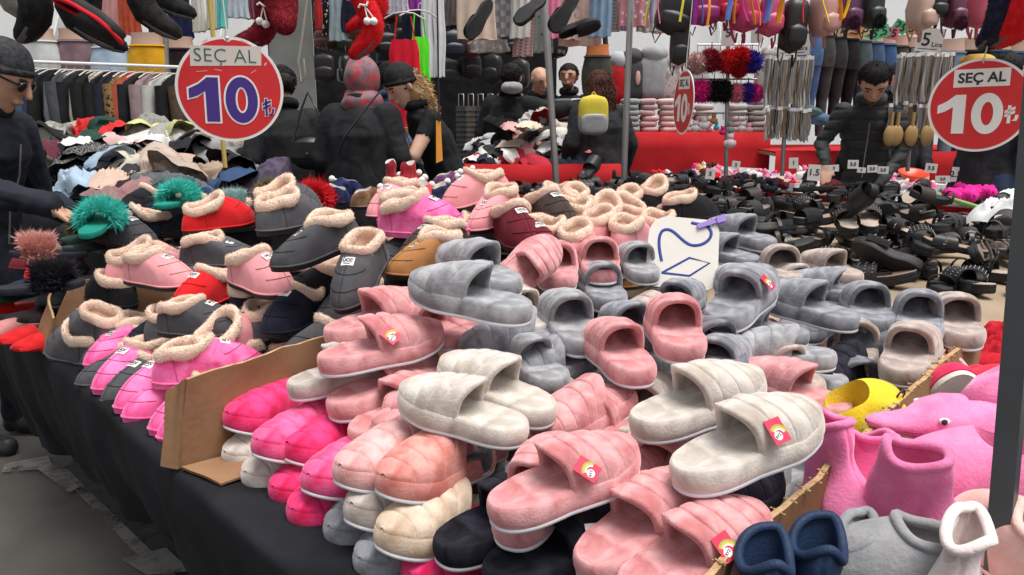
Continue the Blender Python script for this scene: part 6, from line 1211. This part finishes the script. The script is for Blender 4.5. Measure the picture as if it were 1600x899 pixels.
for k, (x, y, w, h, s) in enumerate([(1110, 272, 14, 16, '5'), (1240, 255, 13, 16, '1'), (1272, 270, 18, 24, '1.5'), (1303, 263, 14, 10, '2'), (1333, 257, 15, 13, '3.5'), (1346, 266, 12, 8, '2'), (1363, 264, 14, 11, '2.5'), (1380, 266, 15, 11, '2.5'), (1455, 263, 16, 14, '3.5'), (1473, 280, 20, 10, '2.5'), (1497, 273, 18, 22, '2.50'), (1150, 258, 12, 12, '2'), (1585, 280, 22, 12, '3')]):
    card(x, y, 4.9, w, h, s, 'small white price card reading %s standing among the trinkets, %s from the left' % (s, ['1st', '3rd', '4th', '5th', '6th', '7th', '8th', '9th', '10th', '11th', '12th', '2nd', '13th'][k]), (k*7) % 11-5, .55)
# --- pompom stand, necklace stands
def pompom(p, r, c, label, seed=0, cat='pompom'):
    g = np.random.default_rng(1700+seed); d = g.normal(size=(1500, 3)); d /= np.linalg.norm(d, axis=1)[:, None]; b = MB(); b.ball((0, 0, 0), r*.72, 14); b.strands(d*r*.68, d, r*.42, r*.035, 0, .5, g); b.tube([[0, 0, r*.9], [0, 0, r*1.5]], .003, 5); return tag(obj('fur_pompom', b.mesh('fur_pompom', [cloth(c, 'fur', .95, .25, 30, 0, 100, .3)]), loc=p), label, cat)
for k, (x, y, r, c, nm) in enumerate([(1089, 99, 17, (.62, .42, .41), 'pale pink fur pompom first in the top row'), (1111, 95, 18, (.28, .012, .03), 'wine red fur pompom second in the top row'), (1136, 97, 18, (.60, .015, .02), 'red fur pompom third in the top row'), (1157, 92, 18, (.58, .012, .02), 'red fur pompom fourth in the top row'), (1174, 97, 17, (.05, .03, .35), 'violet blue fur pompom last in the top row'), (1155, 108, 14, (.5, .01, .02), 'red fur pompom hanging lower under the top row'),
    (1096, 143, 17, (.70, .02, .30), 'magenta fur pompom first in the second row'), (1115, 143, 17, (.012, .012, .013), 'black fur pompom left in the second row'), (1130, 143, 17, (.012, .012, .013), 'black fur pompom right in the second row'), (1150, 146, 15, (.75, .25, .35), 'pink fur pompom in the second row'), (1168, 145, 15, (.04, .025, .33), 'violet fur pompom in the second row'), (1180, 146, 14, (.72, .03, .30), 'magenta fur pompom last in the second row')]):
    pompom(atY(x, y, 5.25), r*5.25/1208, c, nm, k)
for q, (y, x0, x1) in enumerate([(70, 1090, 1185), (124, 1085, 1182), (177, 1082, 1178)]):
    b = MB(); b.tube([atY(x0, y, 5.3), atY(x1, y, 5.3)], .006, 6)
    for x in np.linspace(x0, x1, 9): b.tube([atY(x, y, 5.28), atY(x, y+10, 5.28)], .003, 5)
    tag(obj('wire_arm', b.mesh('wire_arm', [METAL])), ['top', 'middle', 'lowest'][q]+' wire arm of the pompom stand', 'display arm')
for k, (x, y, s_, c, nm) in enumerate([(1086, 198, .05, (.66, .64, .63), 'white plush charm on the left of the lowest arm'), (1100, 194, .055, (.68, .66, .65), 'big white plush charm'), (1108, 200, .035, (.72, .15, .28), 'pink plush charm'), (1119, 197, .035, (.03, .40, .5), 'turquoise plush charm'), (1129, 204, .04, (.6, .03, .2), 'crimson plush charm'), (1141, 200, .05, (.28, .28, .29), 'grey plush charm'), (1158, 198, .045, (.66, .62, .62), 'white plush charm on the right'), (1170, 200, .045, (.75, .38, .44), 'pale pink plush charm last on the lowest arm'), (1140, 222, .07, (.68, .55, .56), 'doll charm with pale lace skirt'), (1115, 186, .045, (.45, .22, .08), 'brown plush charm behind the others')]):
    tag(obj('plush_charm', DOLM, None, [F_(c)], loc=atY(x, y+4, 5.25), sc=s_), nm+' of the pompom stand', 'charm')
def strip_mesh(h, seed):
    g = np.random.default_rng(seed); b = MB(); b.grid(garment_mesh(.03, .028, h, .008, 2, seed, 10, amp=.004).v[0].reshape(10, 48, 3), cv=True); 
    b.tube([[-.008, -.012, -.01], [-.009, -.014, -h*.6], [0, -.014, -h*.85], [.009, -.014, -h*.6], [.008, -.012, -.01]], .0035, 5, mi=1); return b.mesh('necklace_pack', [None, None])
STM = [strip_mesh(.30, k) for k in range(3)]; STS = [strip_mesh(.20, k+5) for k in range(2)]
CLR = [plain((.42, .42, .42), 'clear_wrap', .2), plain((.30, .30, .30), 'clear_wrap', .2), plain((.46, .36, .28), 'clear_wrap', .2), plain((.52, .5, .47), 'clear_wrap', .2)]; GEM = [METAL, plain((.45, .30, .12), 'gold', .3, .8), BLACKP]
def packs(x0, x1, y, n, ms, nm, grp, seed):
    for k in range(n):
        g = np.random.default_rng(seed+k); p = atY(x0+(x1-x0)*k/(n-1), y+g.normal()*1.5, 5.2+.05*(k % 3)); t = thing('necklace_pack', nm+', %s from the left' % ORD[k], 'necklace', loc=p, rot=(0, 0, g.normal()*.5), group=grp); obj('wrapped_necklace', ms[k % len(ms)], t, [CLR[(k*7+seed) % 4], GEM[k % 3]]); b = MB(); b.box((-.016, -.008, -.012), (.016, .008, .012)); obj('white_clip', b.mesh('white_clip', [WHITE]), t)
packs(1200, 1268, 90, 16, STM, 'wrapped necklace hanging high on the left necklace stand', 'necklaces high on the left stand', 1800); packs(1200, 1264, 170, 11, STS, 'wrapped necklace hanging low on the left necklace stand', 'necklaces low on the left stand', 1830)
packs(1406, 1488, 86, 18, STM, 'wrapped necklace hanging high on the right necklace stand', 'necklaces high on the right stand', 1860); packs(1392, 1460, 163, 10, STS, 'wrapped necklace hanging low on the right necklace stand', 'necklaces low on the right stand', 1890)
for k, x in enumerate((1392, 1402, 1425, 1450)):
    b = MB(); b.ball((0, 0, -.05), (.045, .02, .07), 14); b.tube([[0, 0, .0], [0, 0, .10]], .012, 6); tag(obj('wooden_brush', b.mesh('wooden_brush', [plain((.42, .26, .10), 'bamboo', .5)]), loc=atY(x, 200, 5.15)), 'bamboo hairbrush under the right necklace stand, %s from the left' % ORD[k], 'hairbrush', 'bamboo hairbrushes')
# ------------------------------------------------------------------ backpacks and bags along the top right
BPK = [(1055, 20, .17, .26, (.012, .012, .014), 'black leather backpack left of the ribbons'), (1062, 70, .09, .24, (.014, .012, .012), 'narrow black bag with brown base'), (1100, 10, .16, .22, (.28, .02, .14), 'magenta backpack among coloured ribbons'), (1130, 6, .12, .2, (.45, .012, .05), 'red backpack behind the ribbons'), (1163, 18, .13, .24, (.50, .04, .16), 'deep pink backpack'), (1205, 22, .10, .26, (.60, .08, .20), 'bright pink backpack'), (1240, 40, .11, .32, (.012, .012, .013), 'glossy black backpack'), (1287, 22, .11, .26, (.52, .28, .25), 'dusty pink backpack with yellow ribbon'), (1322, 14, .10, .22, (.10, .03, .08), 'plum backpack with fur bobble'), (1362, 12, .09, .24, (.025, .03, .028), 'black green backpack with fur bobble'), (1440, 16, .10, .24, (.56, .38, .31), 'beige pink backpack right of the neon cards'), (1462, 6, .08, .18, (.015, .015, .017), 'black round bag beside the beige backpack'), (1490, 14, .08, .22, (.13, .035, .07), 'wine backpack with fur bobble'), (1532, 12, .09, .24, (.62, .12, .18), 'coral pink backpack near the right sign')]
for k, (x, y, w, h, c, nm) in enumerate(BPK):
    g = np.random.default_rng(1950+k); t = thing('hanging_backpack', nm+' hanging along the top', 'backpack', loc=atY(x, y, 4.7), rot=(0, g.normal()*.06, g.normal()*.3)); m = plain(c, 'soft_leather', .45)
    b = MB(); b.grid(bagbody(w*.62, .07, h, 22, 12), cv=True); obj('bag_body', b.mesh('bag_body', [m]), t); b = MB(); b.grid(bagbody(w*.5, .03, h*.42, 18, 8)+np.array([0, -.07, -h*.2]), cv=True); obj('pocket', b.mesh('pocket', [m]), t)
    for sg in (1, -1): b = MB(); b.tube([[sg*w*.4, .05, h*.4], [sg*w*.52, .06, 0], [sg*w*.5, .03, -h*.55], [sg*w*.34, .02, -h*.72], [sg*w*.25, .02, -h*.5]], .010, 6, flatten=.4); obj('strap', b.mesh('strap', [m]), t)
    if 'bobble' in nm: pompom(atY(x+12, y+22, 4.6), .04, c, 'fur bobble hanging from the '+nm.split(' with')[0], 40+k, 'bobble')
RB = [(1012, 10, (.45, .75, .02), 'neon green'), (1020, 8, (.30, .25, .5), 'lilac'), (1030, 8, (.75, .15, .25), 'pink'), (1086, 10, (.30, .03, .25), 'purple dotted'), (1095, 8, (.10, .15, .5), 'blue'), (1106, 12, (.85, .25, .02), 'orange'), (1140, 4, (.08, .16, .45), 'royal blue'), (1150, 8, (.8, .28, .05), 'light orange'), (1165, 6, (.45, .03, .2), 'crimson dotted'), (1176, 10, (.85, .35, .02), 'amber'), (1184, 12, (.85, .22, .02), 'deep orange'), (1196, 8, (.12, .12, .45), 'indigo'), (1203, 5, (.15, .25, .55), 'sky blue'), (1220, 8, (.85, .33, .03), 'tangerine'), (1258, 6, (.6, .02, .03), 'red'), (1290, 8, (.85, .62, .02), 'yellow'), (1312, 4, (.85, .3, .02), 'orange right'), (1322, 0, (.85, .55, .02), 'golden'), (1065, 5, (.8, .75, .05), 'lemon')]
for k, (x, y, c, nm) in enumerate(RB):
    b = MB(); g = np.random.default_rng(k); L_ = .28; b.tube([[.012*math.sin(q*5+k), 0, L_*(.75-q)] for q in np.linspace(0, 1, 9)], .016, 8, flatten=.25); tag(obj('ribbon', b.mesh('ribbon', [F_(c)]), loc=atY(x, y+8, 4.5), rot=(0, g.normal()*.12, g.normal()*.5)), '%s ribbon dangling in front of the backpacks' % nm, 'ribbon')
# ------------------------------------------------------------------ plush boots and slippers hanging near the camera
def hang_boot(p, yaw, c, label, sc=1., trim=True, roll=0., fur=True, seed=0, pitch=0., pom=True):
    t = thing('hanging_boot', label, 'slipper', loc=p, rot=(roll, pitch, yaw)); t.scale = (sc,)*3; g = np.random.default_rng(seed); m = cloth(c, 'shaggy_plush', .95, .3, 40, .5, 200, .4)
    pts = np.array([[0, 0, .15], [0, 0, .10], [.002, 0, .05], [.010, 0, .01], [.035, 0, -.022], [.075, 0, -.04], [.115, 0, -.052], [.145, 0, -.06], [.158, 0, -.063]]); r = np.array([.055, .056, .055, .056, .055, .047, .040, .028, .008])
    b = MB(); b.tube(pts, r, 20, flatten=.85); P = b.v[0].reshape(9, 20, 3)
    if fur: q, n = sample_grid(P, 5200, g, True); cen = pts[np.argmin(((q[:, None]-pts[None])**2).sum(2), 1)]; n *= np.sign((n*(q-cen)).sum(1))[:, None]; b.strands(q, n, .0042, .0016, 0, 1, g)
    obj('boot_body', b.mesh('boot_body', [m]), t)
    b = MB(); b.tube([[pts[i][0]-.0+(.0), 0, pts[i][2]-r[i]*.55] for i in (3, 4, 5, 6, 7)], [.035, .04, .038, .034, .02], 12, flatten=.3); obj('sole', b.mesh('sole', [plain((.10, .10, .105), 'grey_sole', .8)]), t)
    if trim: b = MB(); b.tube([[.054*math.cos(a), .047*math.sin(a), .152] for a in np.arange(20)*.314159], .010, 8, True); obj('trim', b.mesh('trim', [FL((.72, .70, .66))]), t)
    b = MB(); b.tube([[-.04, 0, .145], [-.03, 0, .30], [-.03, 0, .75]], .0022, 5); obj('hanging_cord', b.mesh('hanging_cord', [plain((.3, .29, .27), 'cord', .8)]), t)
    sy = 1 if math.cos(yaw) < 0 else -1
    if pom:
        for sg in (1, -1): b = MB(); b.ball((.012*sg+.005, sy*.062, .02+.006*sg), .016, 14, 0, .06, 3); b.tube([[0, sy*.055, .085], [.008*sg, sy*.062, .05], [.012*sg, sy*.062, .03]], .003, 5); obj('pompom', b.mesh('pompom', [FL((.78, .77, .75))]), t)
        b = MB(); b.tube([[-.022, sy*.056, .095], [-.010, sy*.06, .082], [0, sy*.058, .088], [.012, sy*.06, .098], [.024, sy*.056, .09]], .005, 6); obj('bow', b.mesh('bow', [FL((.78, .77, .75))]), t)
    return t
hang_boot(atY(420, 46, 2.9), math.pi, (.17, .006, .014), 'dark red plush boot with white pompoms hanging right of the first sign', .85, True, seed=1)
hang_boot(atY(438, -8, 2.85), -1.2, (.20, .008, .016), 'dark red plush boot with grey sole turned to the camera', 1.0, True, pitch=.5, pom=False, seed=2)
hang_boot(atY(588, 42, 2.95), math.pi, (.62, .006, .010), 'bright red plush boot with white pompoms hanging in front', .85, True, pitch=.45, seed=3)
hang_boot(atY(594, 12, 3.1), math.pi, (.60, .006, .012), 'bright red plush boot behind the other red one', .9, False, pom=False, pitch=.2, seed=4)
for k, (x, y, Y, yaw, pt, c, s_, lab) in enumerate([(60, 25, 2.0, 2.6, .2, (.010, .010, .012), 1.15, 'black plush boot hanging at the upper left'), (105, 22, 1.95, .4, .3, (.009, .009, .010), 1.25, 'black plush boot hanging left of the red rimmed slipper'), (135, 48, 2.0, .2, .2, (.010, .009, .009), 1.0, 'black plush boot hanging lowest at the upper left'), (215, 15, 2.1, .3, .3, (.014, .013, .012), 1.2, 'dark brown black plush boot hanging above the rail'), (245, 2, 2.3, .1, .1, (.010, .010, .011), 1.1, 'black plush boot at the top above the yellow leggings'), (8, 5, 2.2, 1, .2, (.22, .22, .20), 1., 'grey fur boot in the upper left corner')]):
    hang_boot(atY(x, y-10, Y), yaw, c, lab, s_*.62, False, pitch=pt, pom=False, seed=10+k, fur=False)
def hang_sole(x0, y0, x1, y1, Y, c, rim, lab, roll=100, sc=1.):
    a, b_ = atY(x0, y0, Y), atY(x1, y1, Y-.03); t = thing('hanging_slipper', lab, 'slipper', dirM(a, b_-a, R(roll), sc)); obj('sole', SAND[0][0], t, [plain(c, 'rubber_sole', .7)]); th = np.linspace(0, math.pi, 12)
    b = MB(); b.grid([[[.25*s_, (.046*max(1-((s_-.7)/.31)**4, 0)**.5)*math.cos(q), .03+(.045*max(1-((s_-.45)/.56)**2, 0)**.5)*math.sin(q)**.8] for q in th] for s_ in np.linspace(.45, .995, 12)]); obj('upper', b.mesh('upper', [F_(tuple(np.array(c)*.8))]), t)
    Mi = t.matrix_basis.inverted(); b = MB(); b.tube([(.02, 0, .02), Mi@(Vector(a)+Vector((0, 0, .5)))], .0025, 5); obj('hanging_cord', b.mesh('hanging_cord', [plain((.3, .29, .27), 'cord', .8)]), t)
    if rim:
        rr, K = ring_sandal(.25, 1.02, .036); b = MB(); b.tube(rr(1.02, .03), .007, 6, True); obj('rim', b.mesh('rim', [F_(rim)]), t)
hang_sole(100, -15, 186, 40, 1.85, (.012, .011, .012), (.55, .01, .02), 'black slipper with a red rim hanging sole outward at the upper left', 150, .72)
hang_sole(770, 0, 732, 62, 3.0, (.016, .016, .018), None, 'black slipper sole hanging before the pyjamas, leftmost', 80, .66); hang_sole(852, -8, 808, 30, 3.0, (.016, .016, .018), None, 'black slipper sole hanging left of the crossed pair', 120, .6)
hang_sole(905, -12, 866, 46, 2.9, (.010, .010, .012), None, 'black slipper of the crossed hanging pair, steep one', 90, .66); hang_sole(872, 48, 922, 34, 2.9, (.010, .010, .011), None, 'black slipper of the crossed hanging pair, level one', 150, .62)
# dense fur boots at the top right corner
hang_boot(atY(1604, 30, 2.5), 1.7, (.60, .008, .014), 'red shaggy plush boot in the upper right corner', .95, False, pom=False, seed=31); hang_boot(atY(1566, 38, 2.55), 1.4, (.012, .014, .035), 'navy shaggy plush boot left of the red one in the corner', .85, False, pom=False, seed=32)
# red knits behind the steel post
for k, (x, y, z) in enumerate([(1560, 560, .80), (1585, 540, .82), (1598, 570, .80), (1565, 590, .78)]): tag(obj('red_knit', CRU[k+2], None, [F_((.45, .008, .02))], loc=at(x, y, z), sc=(.10, .09, .06)), 'red knitted piece behind the steel post, %s of four' % ORD[k], 'clothing', 'red knits behind the post')
